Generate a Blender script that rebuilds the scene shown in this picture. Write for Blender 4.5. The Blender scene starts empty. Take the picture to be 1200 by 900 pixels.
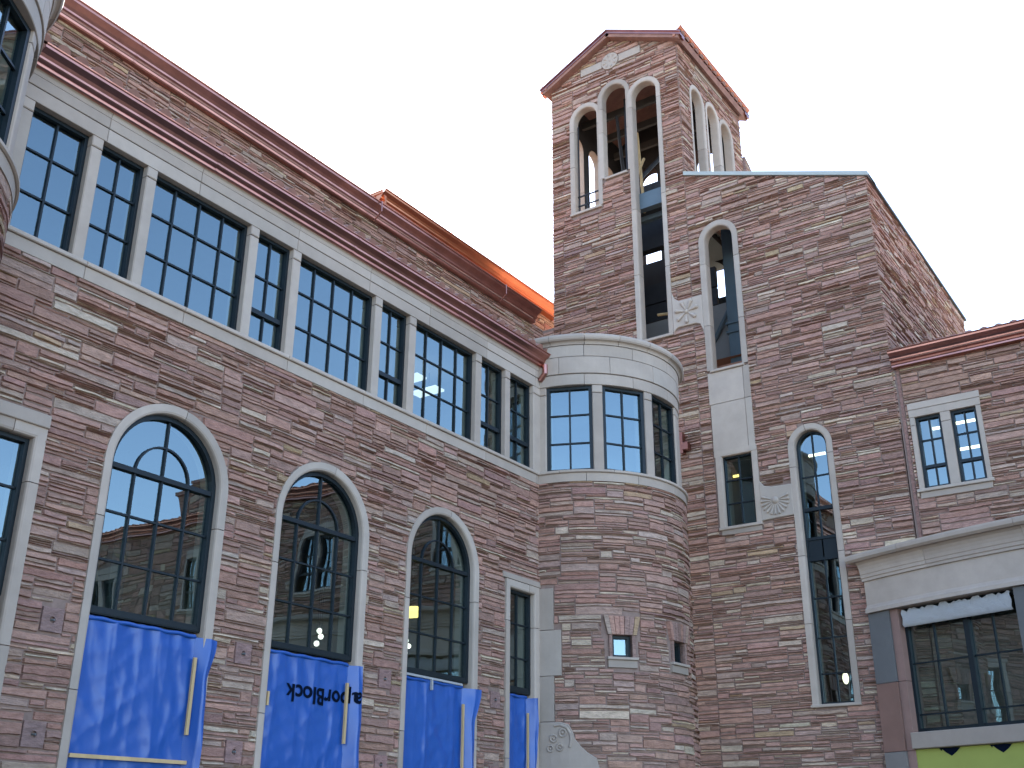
import bpy, math, random
from mathutils import Vector, Matrix
from mathutils.geometry import tessellate_polygon

R = math.radians
scene = bpy.context.scene
COL = scene.collection

# ------------------------------------------------------------------ camera
YAW, PITCH, ROLL, FPX = 0.6115436, 0.3960747, 0.00563384, 1293.06
EYE = 1.6
fw = Vector((-math.sin(YAW) * math.cos(PITCH), math.cos(YAW) * math.cos(PITCH), math.sin(PITCH)))
rt = Vector((math.cos(YAW), math.sin(YAW), 0.0))
up = rt.cross(fw)
rt2 = rt * math.cos(ROLL) + up * math.sin(ROLL)
up2 = up * math.cos(ROLL) - rt * math.sin(ROLL)
cam_data = bpy.data.cameras.new('camera')
cam = bpy.data.objects.new('camera', cam_data)
COL.objects.link(cam)
m = Matrix((rt2, up2, -fw)).transposed().to_4x4()
m.translation = (0, 0, EYE)
cam.matrix_world = m
cam_data.sensor_width = 36.0
cam_data.lens = 36.0 * FPX / 1200.0
cam_data.clip_start = 0.05
cam_data.clip_end = 2000.0
scene.camera = cam

# ------------------------------------------------------------------ sky, sun, exposure
SUN_AZ = R(-50.0)      # from +Y, positive towards +X
SUN_EL = R(37.0)
world = bpy.data.worlds.new('World')
scene.world = world
world.use_nodes = True
nt = world.node_tree
sky = nt.nodes.new('ShaderNodeTexSky')
sky.sky_type = 'NISHITA'
sky.sun_disc = False
sky.sun_elevation = SUN_EL
sky.sun_rotation = SUN_AZ
sky.altitude = 1600.0
sky.air_density = 1.0
sky.dust_density = 1.8
sky.ozone_density = 1.0
bg = nt.nodes['Background']
bg.inputs['Strength'].default_value = 0.13
nt.links.new(sky.outputs['Color'], bg.inputs['Color'])

sun_data = bpy.data.lights.new('sun', 'SUN')
sun_data.energy = 3.6
sun_data.angle = R(0.55)
sun_data.color = (1.0, 0.94, 0.86)
sun = bpy.data.objects.new('sun', sun_data)
COL.objects.link(sun)
sd = Vector((math.sin(SUN_AZ) * math.cos(SUN_EL), math.cos(SUN_AZ) * math.cos(SUN_EL), math.sin(SUN_EL)))
sun.rotation_euler = sd.to_track_quat('Z', 'Y').to_euler()
sun.location = (0, 0, 60)

vs = scene.view_settings
vs.view_transform = 'Standard'
vs.look = 'None'
vs.gamma = 1.0
vs.use_curve_mapping = False
vs.exposure = 2.65
scene.render.engine = 'CYCLES'
scene.cycles.max_bounces = 10
scene.cycles.transparent_max_bounces = 24
scene.cycles.diffuse_bounces = 4
scene.cycles.glossy_bounces = 5

# ------------------------------------------------------------------ materials
MAT = {}


def newmat(name):
    mt = bpy.data.materials.new(name)
    mt.use_nodes = True
    n = mt.node_tree
    b = n.nodes['Principled BSDF']
    MAT[name] = mt
    return mt, n, b


def attr_mat(name, rough, nscale, namp, bscale, bstr, bdist, stretch=(1, 1, 1), stain=0.0, base=None):
    """Colour from the per-face colour attribute (or a base), broken up by noise, with a rough bump."""
    mt, n, b = newmat(name)
    L = n.links
    if base is None:
        a = n.nodes.new('ShaderNodeAttribute')
        a.attribute_name = 'Col'
        src = a.outputs['Color']
    else:
        a = n.nodes.new('ShaderNodeRGB')
        a.outputs[0].default_value = (*base, 1)
        src = a.outputs[0]
    tc = n.nodes.new('ShaderNodeTexCoord')
    mp = n.nodes.new('ShaderNodeMapping')
    mp.inputs['Scale'].default_value = stretch
    L.new(tc.outputs['Object'], mp.inputs['Vector'])
    nz = n.nodes.new('ShaderNodeTexNoise')
    nz.inputs['Scale'].default_value = nscale
    nz.inputs['Detail'].default_value = 7
    nz.inputs['Roughness'].default_value = 0.65
    L.new(mp.outputs['Vector'], nz.inputs['Vector'])
    mr = n.nodes.new('ShaderNodeMapRange')
    mr.inputs['From Min'].default_value = 0.25
    mr.inputs['From Max'].default_value = 0.75
    mr.inputs['To Min'].default_value = 1 - namp
    mr.inputs['To Max'].default_value = 1 + namp
    L.new(nz.outputs['Fac'], mr.inputs['Value'])
    mx = n.nodes.new('ShaderNodeVectorMath')
    mx.operation = 'SCALE'
    L.new(src, mx.inputs[0])
    L.new(mr.outputs['Result'], mx.inputs['Scale'])
    out = mx.outputs['Vector']
    if stain > 0:
        n2 = n.nodes.new('ShaderNodeTexNoise')
        n2.inputs['Scale'].default_value = 0.55
        n2.inputs['Detail'].default_value = 5
        L.new(tc.outputs['Object'], n2.inputs['Vector'])
        m2 = n.nodes.new('ShaderNodeMapRange')
        m2.inputs['From Min'].default_value = 0.35
        m2.inputs['From Max'].default_value = 0.7
        m2.inputs['To Min'].default_value = 1.0 + stain * 0.4
        m2.inputs['To Max'].default_value = 1.0 - stain
        L.new(n2.outputs['Fac'], m2.inputs['Value'])
        mx2 = n.nodes.new('ShaderNodeVectorMath')
        mx2.operation = 'SCALE'
        L.new(out, mx2.inputs[0])
        L.new(m2.outputs['Result'], mx2.inputs['Scale'])
        out = mx2.outputs['Vector']
    L.new(out, b.inputs['Base Color'])
    b.inputs['Roughness'].default_value = rough
    b.inputs['Specular IOR Level'].default_value = 0.25
    nb = n.nodes.new('ShaderNodeTexNoise')
    nb.inputs['Scale'].default_value = bscale
    nb.inputs['Detail'].default_value = 6
    nb.inputs['Roughness'].default_value = 0.7
    L.new(mp.outputs['Vector'], nb.inputs['Vector'])
    bp = n.nodes.new('ShaderNodeBump')
    bp.inputs['Strength'].default_value = bstr
    bp.inputs['Distance'].default_value = bdist
    L.new(nb.outputs['Fac'], bp.inputs['Height'])
    L.new(bp.outputs['Normal'], b.inputs['Normal'])
    return mt


attr_mat('flagstone', 0.92, 7.0, 0.36, 14.0, 1.0, 0.03, (1, 1, 2.8), 0.12)
attr_mat('limestone', 0.85, 3.0, 0.10, 40.0, 0.35, 0.004, (1, 1, 1), 0.10)
attr_mat('mortar', 0.95, 9.0, 0.25, 60.0, 0.6, 0.006, (1, 1, 1), 0.0, (0.235, 0.16, 0.13))
attr_mat('dark_board', 0.9, 2.0, 0.2, 30.0, 0.1, 0.003, (1, 1, 1), 0.0, (0.045, 0.04, 0.036))
attr_mat('plaster', 0.9, 1.5, 0.08, 30.0, 0.1, 0.003)
attr_mat('clay_tile', 0.8, 4.0, 0.3, 30.0, 0.3, 0.004, (1, 1, 1), 0.0, (0.27, 0.135, 0.10))
attr_mat('wood', 0.75, 3.0, 0.25, 40.0, 0.3, 0.002, (1, 1, 0.15), 0.0, (0.50, 0.34, 0.17))
attr_mat('earth', 0.95, 0.6, 0.3, 8.0, 0.6, 0.03, (1, 1, 1), 0.1, (0.17, 0.15, 0.125))
attr_mat('sheathing', 0.6, 2.0, 0.07, 12.0, 0.1, 0.003, (1, 1, 1), 0.0, (0.30, 0.315, 0.07))
attr_mat('plastic_wrap', 0.35, 3.0, 0.05, 9.0, 0.8, 0.02, (1, 1, 1), 0.0, (0.36, 0.35, 0.34))


def metal(name, col, rough, metallic=1.0, namp=0.12, nscale=3.0, bump=0.0):
    mt = attr_mat(name, rough, nscale, namp, 6.0, bump, 0.004, (1, 1, 1), 0.0, col)
    b = mt.node_tree.nodes['Principled BSDF']
    b.inputs['Metallic'].default_value = metallic
    return mt


metal('copper', (0.40, 0.185, 0.150), 0.34, 1.0, 0.25, 2.2, 0.12)
metal('sunglow_copper', (0.66, 0.25, 0.125), 0.32, 1.0, 0.12, 2.2, 0.08)  # copper made brighter and more orange, painting in the sun's glow
metal('frame_metal', (0.010, 0.015, 0.018), 0.45, 0.0, 0.1, 3.0)
metal('steel', (0.095, 0.125, 0.145), 0.55, 0.1, 0.12, 3.0)
metal('dark_steel', (0.035, 0.035, 0.038), 0.6, 0.2, 0.2, 3.0)
metal('coping', (0.36, 0.37, 0.34), 0.7, 0.0, 0.10, 3.0)
metal('dark_coping', (0.12, 0.12, 0.11), 0.7, 0.0, 0.10, 3.0)

mt, n, b = newmat('tarp')
b.inputs['Base Color'].default_value = (0.012, 0.075, 0.30, 1)
b.inputs['Roughness'].default_value = 0.34
b.inputs['Specular IOR Level'].default_value = 0.6
nz = n.nodes.new('ShaderNodeTexNoise')
nz.inputs['Scale'].default_value = 2.2
nz.inputs['Detail'].default_value = 2.5
tc = n.nodes.new('ShaderNodeTexCoord')
mp = n.nodes.new('ShaderNodeMapping')
mp.inputs['Scale'].default_value = (1, 1.5, 0.8)
nz.noise_type = 'RIDGED_MULTIFRACTAL'
nz.inputs['Distortion'].default_value = 0.6
n.links.new(tc.outputs['Object'], mp.inputs['Vector'])
n.links.new(mp.outputs['Vector'], nz.inputs['Vector'])
bp = n.nodes.new('ShaderNodeBump')
bp.inputs['Strength'].default_value = 0.6
bp.inputs['Distance'].default_value = 0.05
n.links.new(nz.outputs['Fac'], bp.inputs['Height'])
n.links.new(bp.outputs['Normal'], b.inputs['Normal'])

mt, n, b = newmat('ink')
b.inputs['Base Color'].default_value = (0.003, 0.006, 0.015, 1)
b.inputs['Roughness'].default_value = 0.95
b.inputs['Specular IOR Level'].default_value = 0.05

# glass: fresnel mix of a clear tint and a mirror
mt = bpy.data.materials.new('glass')
MAT['glass'] = mt
mt.use_nodes = True
n = mt.node_tree
n.nodes.remove(n.nodes['Principled BSDF'])
out = n.nodes['Material Output']
geo = n.nodes.new('ShaderNodeNewGeometry')
dot = n.nodes.new('ShaderNodeVectorMath'); dot.operation = 'DOT_PRODUCT'
n.links.new(geo.outputs['Normal'], dot.inputs[0])
n.links.new(geo.outputs['Incoming'], dot.inputs[1])
ab = n.nodes.new('ShaderNodeMath'); ab.operation = 'ABSOLUTE'
n.links.new(dot.outputs['Value'], ab.inputs[0])
om = n.nodes.new('ShaderNodeMath'); om.operation = 'SUBTRACT'; om.inputs[0].default_value = 1.0
n.links.new(ab.outputs[0], om.inputs[1])
pw = n.nodes.new('ShaderNodeMath'); pw.operation = 'POWER'; pw.inputs[1].default_value = 5.0
n.links.new(om.outputs[0], pw.inputs[0])
ma = n.nodes.new('ShaderNodeMath'); ma.operation = 'MULTIPLY_ADD'
ma.inputs[1].default_value = 0.77; ma.inputs[2].default_value = 0.215
n.links.new(pw.outputs[0], ma.inputs[0])
tr = n.nodes.new('ShaderNodeBsdfTransparent'); tr.inputs[0].default_value = (0.55, 0.68, 0.66, 1)
gl = n.nodes.new('ShaderNodeBsdfGlossy'); gl.inputs['Roughness'].default_value = 0.0
gl.inputs['Color'].default_value = (0.74, 0.91, 0.93, 1)
nz = n.nodes.new('ShaderNodeTexNoise'); nz.inputs['Scale'].default_value = 1.3; nz.inputs['Detail'].default_value = 1
tc = n.nodes.new('ShaderNodeTexCoord')
n.links.new(tc.outputs['Object'], nz.inputs['Vector'])
bp = n.nodes.new('ShaderNodeBump'); bp.inputs['Strength'].default_value = 0.12; bp.inputs['Distance'].default_value = 0.03
n.links.new(nz.outputs['Fac'], bp.inputs['Height'])
n.links.new(bp.outputs['Normal'], gl.inputs['Normal'])
ms = n.nodes.new('ShaderNodeMixShader')
n.links.new(ma.outputs[0], ms.inputs[0])
n.links.new(tr.outputs[0], ms.inputs[1])
n.links.new(gl.outputs[0], ms.inputs[2])
n.links.new(ms.outputs[0], out.inputs['Surface'])


def emit(name, col, s):
    mt, n, b = newmat(name)
    b.inputs['Base Color'].default_value = (*col, 1)
    b.inputs['Emission Color'].default_value = (*col, 1)
    b.inputs['Emission Strength'].default_value = s


emit('warm_lamp', (1.0, 0.72, 0.22), 0.55)
emit('tube_lamp', (1.0, 0.90, 0.62), 0.7)
emit('white_lamp', (0.95, 0.97, 1.0), 0.22)
emit('globe_lamp', (1.0, 0.96, 0.85), 0.55)

# ------------------------------------------------------------------ mesh building helpers
ROOTLOC = {}
# The hall and its bays keep their size; the tower, the wing, the entrance bay and
# the hall's set-back upper storey are enlarged about the eye point by EYE_SCALE to stand farther back.
EYE_SCALE = 1.125
EYE_SCALES = {}


class MB:
    def __init__(s):
        s.v = []; s.f = []; s.c = []; s.mi = []; s.sm = []

    def add(s, vs, fs, col=(1, 1, 1), mi=0, smooth=False):
        o = len(s.v)
        s.v += [tuple(p) for p in vs]
        for f in fs:
            s.f.append(tuple(i + o for i in f))
            s.c.append(col); s.mi.append(mi); s.sm.append(smooth)

    def build(s, name, mats, parent=None, unit=None):
        if isinstance(mats, str):
            mats = [mats]
        if unit is None:
            unit = EYE_SCALES.get(parent.name, 1.0) if parent else 1.0
        me = bpy.data.meshes.new(name)
        root = ROOTLOC.get(parent.name, Vector((0, 0, 0))) if parent else Vector((0, 0, 0))
        me.from_pydata([(x * unit - root.x, y * unit - root.y, z * unit + EYE - root.z) for x, y, z in s.v], [], s.f)
        for mm in mats:
            me.materials.append(MAT[mm])
        me.polygons.foreach_set('material_index', s.mi)
        me.polygons.foreach_set('use_smooth', s.sm)
        ca = me.attributes.new('Col', 'FLOAT_COLOR', 'FACE')
        flat = []
        for c in s.c:
            flat += [c[0], c[1], c[2], 1.0]
        ca.data.foreach_set('color', flat)
        me.update()
        ob = bpy.data.objects.new(name, me)
        COL.objects.link(ob)
        if parent:
            ob.parent = parent
            ROOTLOC[ob.name] = root
            EYE_SCALES[ob.name] = unit
        return ob


def thing(name, label, cat, loc, group=None, unit=1.0):
    o = bpy.data.objects.new(name, None)
    COL.objects.link(o)
    L = Vector((loc[0] * unit, loc[1] * unit, loc[2] + EYE))
    EYE_SCALES[o.name] = unit
    o.location = L
    o.empty_display_size = 0.5
    ROOTLOC[o.name] = L
    o['label'] = label; o['category'] = cat
    if group:
        o['group'] = group
    return o


def solo(mb, name, mats, label, cat, group=None, unit=1.0):
    """A thing that is one mesh; its origin is moved to the middle of its base."""
    ob = mb.build(name, mats, None, unit)
    me = ob.data
    xs = [v.co.x for v in me.vertices]; ys = [v.co.y for v in me.vertices]; zs = [v.co.z for v in me.vertices]
    c = Vector(((min(xs) + max(xs)) / 2, (min(ys) + max(ys)) / 2, min(zs)))
    me.transform(Matrix.Translation(-c))
    ob.location = c
    ROOTLOC[ob.name] = c
    ob['label'] = label; ob['category'] = cat
    if group:
        ob['group'] = group
    return ob


def plane_x(x0):                       # faces +X, u = y
    return lambda u, z, d: (x0 + d, u, z)


def plane_nx(x0):                      # faces -X, u = y (mirrored)
    return lambda u, z, d: (x0 - d, u, z)


def plane_y(y0):                       # faces -Y, u = x
    return lambda u, z, d: (u, y0 - d, z)


def plane_py(y0):                      # faces +Y
    return lambda u, z, d: (u, y0 + d, z)


def cyl(cx, cy, r):                    # u = r * theta, theta from -Y towards +X
    return lambda u, z, d: (cx + (r + d) * math.sin(u / r), cy - (r + d) * math.cos(u / r), z)


def chord(cx, cy, rr, th):             # flat facet at angle th (deg), u measured from its middle
    t = R(th)
    return lambda u, z, d: (cx + (rr + d) * math.sin(t) + u * math.cos(t), cy - (rr + d) * math.cos(t) + u * math.sin(t), z)


def usteps(u0, u1, step):
    k = max(1, int(math.ceil(abs(u1 - u0) / step))) if step else 1
    return [u0 + (u1 - u0) * i / k for i in range(k + 1)]


def box(mb, M, u0, u1, z0, z1, d0, d1, step=None, col=(1, 1, 1), mi=0, bev=0.0):
    us = usteps(u0, u1, step)
    vs = []
    for i, u in enumerate(us):
        e = 0.0
        ui = u
        if bev:
            if i == 0: ui = u + bev
            if i == len(us) - 1: ui = u - bev
        vs += [M(u, z0, d0), M(u, z0, d1 - bev), M(ui, z0 + bev, d1), M(ui, z1 - bev, d1), M(u, z1, d1 - bev), M(u, z1, d0)]
    fs = []
    for i in range(len(us) - 1):
        a = 6 * i; b_ = a + 6
        for k in range(6):
            k2 = (k + 1) % 6
            if not bev and k in (1, 3):
                continue
            fs.append((a + k, b_ + k, b_ + k2, a + k2))
    if bev:
        fs.append((0, 1, 4, 5)); fs.append((1, 2, 3, 4))
        e = 6 * (len(us) - 1)
        fs.append((e, e + 1, e + 4, e + 5)); fs.append((e + 1, e + 2, e + 3, e + 4))
    else:
        fs.append((0, 1, 4, 5))
        e = 6 * (len(us) - 1)
        fs.append((e, e + 1, e + 4, e + 5))
    mb.add(vs, fs, col, mi)


def xbox(mb, x0, x1, y0, y1, z0, z1, col=(1, 1, 1), mi=0):
    box(mb, lambda u, z, d: (u, d, z), x0, x1, z0, z1, y0, y1, None, col, mi)


def tube(mb, p, q, r, n=10, col=(1, 1, 1), mi=0, r2=None):
    p = Vector(p); q = Vector(q)
    ax = (q - p).normalized()
    t = ax.orthogonal().normalized(); b_ = ax.cross(t)
    r2 = r if r2 is None else r2
    vs = []
    for c, rr in ((p, r), (q, r2)):
        for i in range(n):
            a = 2 * math.pi * i / n
            vs.append(c + t * math.cos(a) * rr + b_ * math.sin(a) * rr)
    fs = [(i, (i + 1) % n, n + (i + 1) % n, n + i) for i in range(n)]
    mb.add(vs, fs, col, mi, True)
    mb.add(vs[:n], [tuple(range(n))], col, mi)
    mb.add(vs[n:], [tuple(range(n))], col, mi)


def ball(mb, c, r, n=12, k=8, sz=1.0, col=(1, 1, 1), mi=0):
    vs = []; fs = []
    for j in range(k + 1):
        ph = math.pi * j / k
        for i in range(n):
            a = 2 * math.pi * i / n
            vs.append((c[0] + r * math.sin(ph) * math.cos(a), c[1] + r * math.sin(ph) * math.sin(a), c[2] + r * sz * math.cos(ph)))
    for j in range(k):
        for i in range(n):
            fs.append((j * n + i, j * n + (i + 1) % n, (j + 1) * n + (i + 1) % n, (j + 1) * n + i))
    mb.add(vs, fs, col, mi, True)


def beam(mb, M, a, b_, w, d0, d1, col=(1, 1, 1), mi=0):
    """straight bar in the wall plane from a to b (u,z)."""
    dx, dz = b_[0] - a[0], b_[1] - a[1]
    L = math.hypot(dx, dz)
    nx, nz_ = -dz / L * w / 2, dx / L * w / 2
    P = [(a[0] + nx, a[1] + nz_), (a[0] - nx, a[1] - nz_), (b_[0] - nx, b_[1] - nz_), (b_[0] + nx, b_[1] + nz_)]
    vs = [M(u, z, d0) for u, z in P] + [M(u, z, d1) for u, z in P]
    mb.add(vs, [(0, 1, 2, 3), (4, 5, 6, 7), (0, 1, 5, 4), (1, 2, 6, 5), (2, 3, 7, 6), (3, 0, 4, 7)], col, mi)


def arch_path(uc, h, zs, zb, n=28):
    p = [(uc - h, zb)]
    p += [(uc - h * math.cos(math.pi * i / n), zs + h * math.sin(math.pi * i / n)) for i in range(n + 1)]
    p += [(uc + h, zb)]
    return p


def rect_path(u0, u1, z0, z1):
    return [(u0, z0), (u0, z1), (u1, z1), (u1, z0)]


def offset_path(path, o, closed=False):
    """offset to the left of travel, mitred."""
    out = []
    n = len(path)
    for i in range(n):
        def nrm(a, b_):
            dx, dz = b_[0] - a[0], b_[1] - a[1]
            L = math.hypot(dx, dz) or 1
            return (-dz / L, dx / L)
        if closed or 0 < i < n - 1:
            n1 = nrm(path[i - 1], path[i]); n2 = nrm(path[i], path[(i + 1) % n])
        elif i == 0:
            n1 = n2 = nrm(path[0], path[1])
        else:
            n1 = n2 = nrm(path[-2], path[-1])
        mx_, mz = n1[0] + n2[0], n1[1] + n2[1]
        q = mx_ * mx_ + mz * mz
        k = 2 * o / q if q > 1e-9 else 0
        out.append((path[i][0] + mx_ * k, path[i][1] + mz * k))
    return out


def sweep(mb, M, path, section, closed=False, col=(1, 1, 1), mi=0, caps=True, closed_sec=False, smooth=False):
    rings = []
    for o, d in section:
        rings.append([M(u, z, d) for u, z in offset_path(path, o, closed)])
    n = len(path); k = len(section)
    vs = []
    for i in range(n):
        for j in range(k):
            vs.append(rings[j][i])
    fs = []
    for i in range(n if closed else n - 1):
        i2 = (i + 1) % n
        for j in range(k if closed_sec else k - 1):
            j2 = (j + 1) % k
            fs.append((i * k + j, i2 * k + j, i2 * k + j2, i * k + j2))
    if caps and not closed:
        fs.append(tuple(range(k))); fs.append(tuple((n - 1) * k + j for j in range(k)))
    mb.add(vs, fs, col, mi, smooth)


def cut_path(path, cuts, gap):
    """split a polyline at arc lengths, leaving gaps."""
    S = [0.0]
    for a, b_ in zip(path, path[1:]):
        S.append(S[-1] + math.hypot(b_[0] - a[0], b_[1] - a[1]))

    def at(s):
        for i in range(len(path) - 1):
            if s <= S[i + 1] + 1e-9:
                t = (s - S[i]) / max(1e-9, S[i + 1] - S[i])
                return (path[i][0] + (path[i + 1][0] - path[i][0]) * t, path[i][1] + (path[i + 1][1] - path[i][1]) * t)
        return path[-1]
    bounds = [0.0] + sorted(c for c in cuts if 0.05 < c < S[-1] - 0.05) + [S[-1]]
    runs = []
    for i in range(len(bounds) - 1):
        s0 = bounds[i] + (gap / 2 if i else 0); s1 = bounds[i + 1] - (gap / 2 if i < len(bounds) - 2 else 0)
        pts = [at(s0)] + [p for p, s in zip(path, S) if s0 + 1e-4 < s < s1 - 1e-4] + [at(s1)]
        runs.append(pts)
    return runs, S[-1]


rng = random.Random(7)
LIME = [(0.40, 0.318, 0.254), (0.425, 0.339, 0.272), (0.365, 0.290, 0.232), (0.40, 0.324, 0.262)]


def lime(k=1.0):
    c = rng.choice(LIME)
    t = rng.uniform(0.93, 1.07) * k
    return (c[0] * t, c[1] * t, c[2] * t)


def stone_col(t):
    r = rng.random()
    if r < 0.40: c = (0.305, 0.185, 0.147)
    elif r < 0.55: c = (0.250, 0.155, 0.128)
    elif r < 0.74: c = (0.335, 0.212, 0.168)
    elif r < 0.87: c = (0.310, 0.228, 0.185)
    elif r < 0.915: c = (0.400, 0.325, 0.250)
    elif r < 0.935: c = (0.320, 0.230, 0.145)
    else: c = (0.355, 0.278, 0.222)
    if t < 0.06 and rng.random() < 0.11:
        c = (0.43, 0.35, 0.265)
    k = rng.uniform(0.88, 1.12)
    c = (c[0] * 1.26, c[1] * 1.15, c[2] * 1.08)
    return (c[0] * k * rng.uniform(0.96, 1.04), c[1] * k * rng.uniform(0.97, 1.03), c[2] * k * rng.uniform(0.96, 1.04))


def pack(u0, u1, z0, z1, unit=0.0255):
    """skyline packing of long thin flagstones."""
    segs = [[u0, u1, z0]]
    out_ = []
    while True:
        i = min(range(len(segs)), key=lambda j: segs[j][2])
        a, b_, z = segs[i]
        if z >= z1 - 0.012:
            break
        w = b_ - a
        t = unit * rng.choices([1, 2, 3, 4, 5, 6], [0.22, 0.33, 0.22, 0.13, 0.06, 0.04])[0]
        nb = [segs[j][2] for j in (i - 1, i + 1) if 0 <= j < len(segs)]
        if w < 0.26:
            L = w
            h = min(nb) - z if nb else t
            t = h if h <= 0.16 else t
        else:
            L = min(1.5, max(0.17, rng.lognormvariate(-0.75, 0.55)))
            if t > 0.12: L = min(L, 0.8)
            if w - L < 0.17: L = w
        t = min(t, z1 - z)
        if rng.random() < 0.5 or L == w:
            s0, s1 = a, a + L
            new = [[a, a + L, z + t], [a + L, b_, z]]
        else:
            s0, s1 = b_ - L, b_
            new = [[a, b_ - L, z], [b_ - L, b_, z + t]]
        out_.append((s0, s1, z, z + t))
        new = [q for q in new if q[1] - q[0] > 1e-6]
        segs[i:i + 1] = new
        k = 0
        while k < len(segs) - 1:
            if abs(segs[k][2] - segs[k + 1][2]) < 1e-6:
                segs[k][1] = segs[k + 1][1]; del segs[k + 1]
            else:
                k += 1
    return out_


def hole_rect(u0, u1, z0, z1):
    return lambda z: (u0, u1) if z0 < z < z1 else None


def hole_arch(uc, h, zs, zb):
    def f(z):
        if z <= zb or z >= zs + h: return None
        if z <= zs: return (uc - h, uc + h)
        q = math.sqrt(max(0, h * h - (z - zs) ** 2))
        return (uc - q, uc + q)
    return f


def hole_disc(uc, zc, r):
    def f(z):
        if abs(z - zc) >= r: return None
        q = math.sqrt(r * r - (z - zc) ** 2)
        return (uc - q, uc + q)
    return f


def lay_stones(mb, M, u0, u1, z0, z1, holes=(), top=None, step=None, mi=0, coarse=1.0, prot=0.021):
    for (a, b_, za, zb) in pack(u0, u1, z0, z1, 0.0255 * coarse):
        pieces = [[a, b_, a, b_]]          # ua_bottom, ub_bottom, ua_top, ub_top
        e = 0.004
        for h in holes:
            i0, i1, im = h(za + e), h(zb - e), h((za + zb) / 2)
            if not (i0 or i1 or im):
                continue
            if i0 and i1:
                lo = (i0[0], i1[0]); hi = (i0[1], i1[1])
            else:
                I = [i for i in (i0, i1, im) if i]
                mlo = min(i[0] for i in I); mhi = max(i[1] for i in I)
                if i0: lo = (i0[0], mlo if not im else im[0]); hi = (i0[1], mhi if not im else im[1])
                elif i1: lo = (mlo, i1[0]); hi = (mhi, i1[1])
                else: lo = (mlo, mlo); hi = (mhi, mhi)
            nxt = []
            for p in pieces:
                if p[1] <= min(lo) or p[0] >= max(hi):
                    nxt.append(p); continue
                l_ = [p[0], min(p[1], lo[0]), p[2], min(p[3], lo[1])]
                r_ = [max(p[0], hi[0]), p[1], max(p[2], hi[1]), p[3]]
                for q in (l_, r_):
                    if q[1] - q[0] > 0.03 and q[3] - q[2] > 0.03:
                        nxt.append(q)
            pieces = nxt
        for p in pieces:
            tz0 = tz1 = zb
            if top:
                tz0 = min(zb, top(p[2])); tz1 = min(zb, top(p[3]))
                if tz0 <= za + 0.015 and tz1 <= za + 0.015:
                    continue
                if min(tz0, tz1) < za + 0.012:
                    lo_, hi_ = (p[2], p[3]) if tz0 > tz1 else (p[3], p[2])
                    for _ in range(20):
                        md = (lo_ + hi_) / 2
                        if top(md) > za + 0.012: lo_ = md
                        else: hi_ = md
                    if tz0 > tz1: p = [p[0], min(p[1], lo_), p[2], min(p[3], lo_)]; tz1 = top(lo_)
                    else: p = [max(p[0], lo_), p[1], max(p[2], lo_), p[3]]; tz0 = top(lo_)
                    if p[1] - p[0] < 0.04: continue
            t = zb - za
            g = rng.uniform(0.0035, 0.0075)
            j = lambda s=0.004: rng.uniform(-s, s)
            pr = rng.uniform(0.0, prot) ** 1.0
            tl = rng.uniform(-0.007, 0.007)
            cuts = usteps(0, 1, (step or 0.17) / max(0.01, p[1] - p[0]))
            n_ = len(cuts) - 1
            vs = []
            bv = min(0.009, t * 0.2)
            for ci, s in enumerate(cuts):
                ub = p[0] + (p[1] - p[0]) * s; ut = p[2] + (p[3] - p[2]) * s
                zt = tz0 + (tz1 - tz0) * s
                ub += g if ci == 0 else (-g if ci == n_ else 0)
                ut += g if ci == 0 else (-g if ci == n_ else 0)
                ib = bv if ci == 0 else (-bv if ci == n_ else 0)
                jz = min(0.006, t * 0.12)
                zb_ = za + g + j(jz); zt_ = zt - g + j(jz)
                dj = j(0.005)
                vs += [M(ub, zb_, -0.035), M(ub + ib, zb_ + bv * 0.6 + abs(j()), pr + dj + tl + j(0.003)),
                       M(ut + ib, zt_ - bv * 0.6 - abs(j()), pr + dj - tl + j(0.003)), M(ut, zt_, -0.035)]
            fs = []
            for ci in range(n_):
                q = 4 * ci
                fs += [(q, q + 4, q + 5, q + 1), (q + 1, q + 5, q + 6, q + 2), (q + 2, q + 6, q + 7, q + 3)]
            q = 4 * n_
            fs += [(0, 1, 2, 3), (q, q + 1, q + 2, q + 3)]
            mb.add(vs, fs, stone_col(t), mi)


def sheet(mb, M, outer, holes, d, col=(1, 1, 1), mi=0):
    polys = [[Vector((u, z, 0)) for u, z in outer]] + [[Vector((u, z, 0)) for u, z in h] for h in holes]
    tris = tessellate_polygon(polys)
    pts = [p for poly in polys for p in poly]
    mb.add([M(p.x, p.y, d) for p in pts], [tuple(t) for t in tris], col, mi)


def grid_sheet(mb, M, u0, u1, z0, z1, rects, d, step=0.25, col=(1, 1, 1), mi=0):
    us = sorted(set([u0, u1] + [x for r in rects for x in r[:2]]))
    zs = sorted(set([z0, z1] + [x for r in rects for x in r[2:]]))
    for ua, ub in zip(us, us[1:]):
        for za, zb in zip(zs, zs[1:]):
            cu, cz = (ua + ub) / 2, (za + zb) / 2
            if any(r[0] < cu < r[1] and r[2] < cz < r[3] for r in rects):
                continue
            ss = usteps(ua, ub, step)
            vs = [M(u, za, d) for u in ss] + [M(u, zb, d) for u in ss]
            k = len(ss)
            mb.add(vs, [(i, i + 1, k + i + 1, k + i) for i in range(k - 1)], col, mi)


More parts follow.
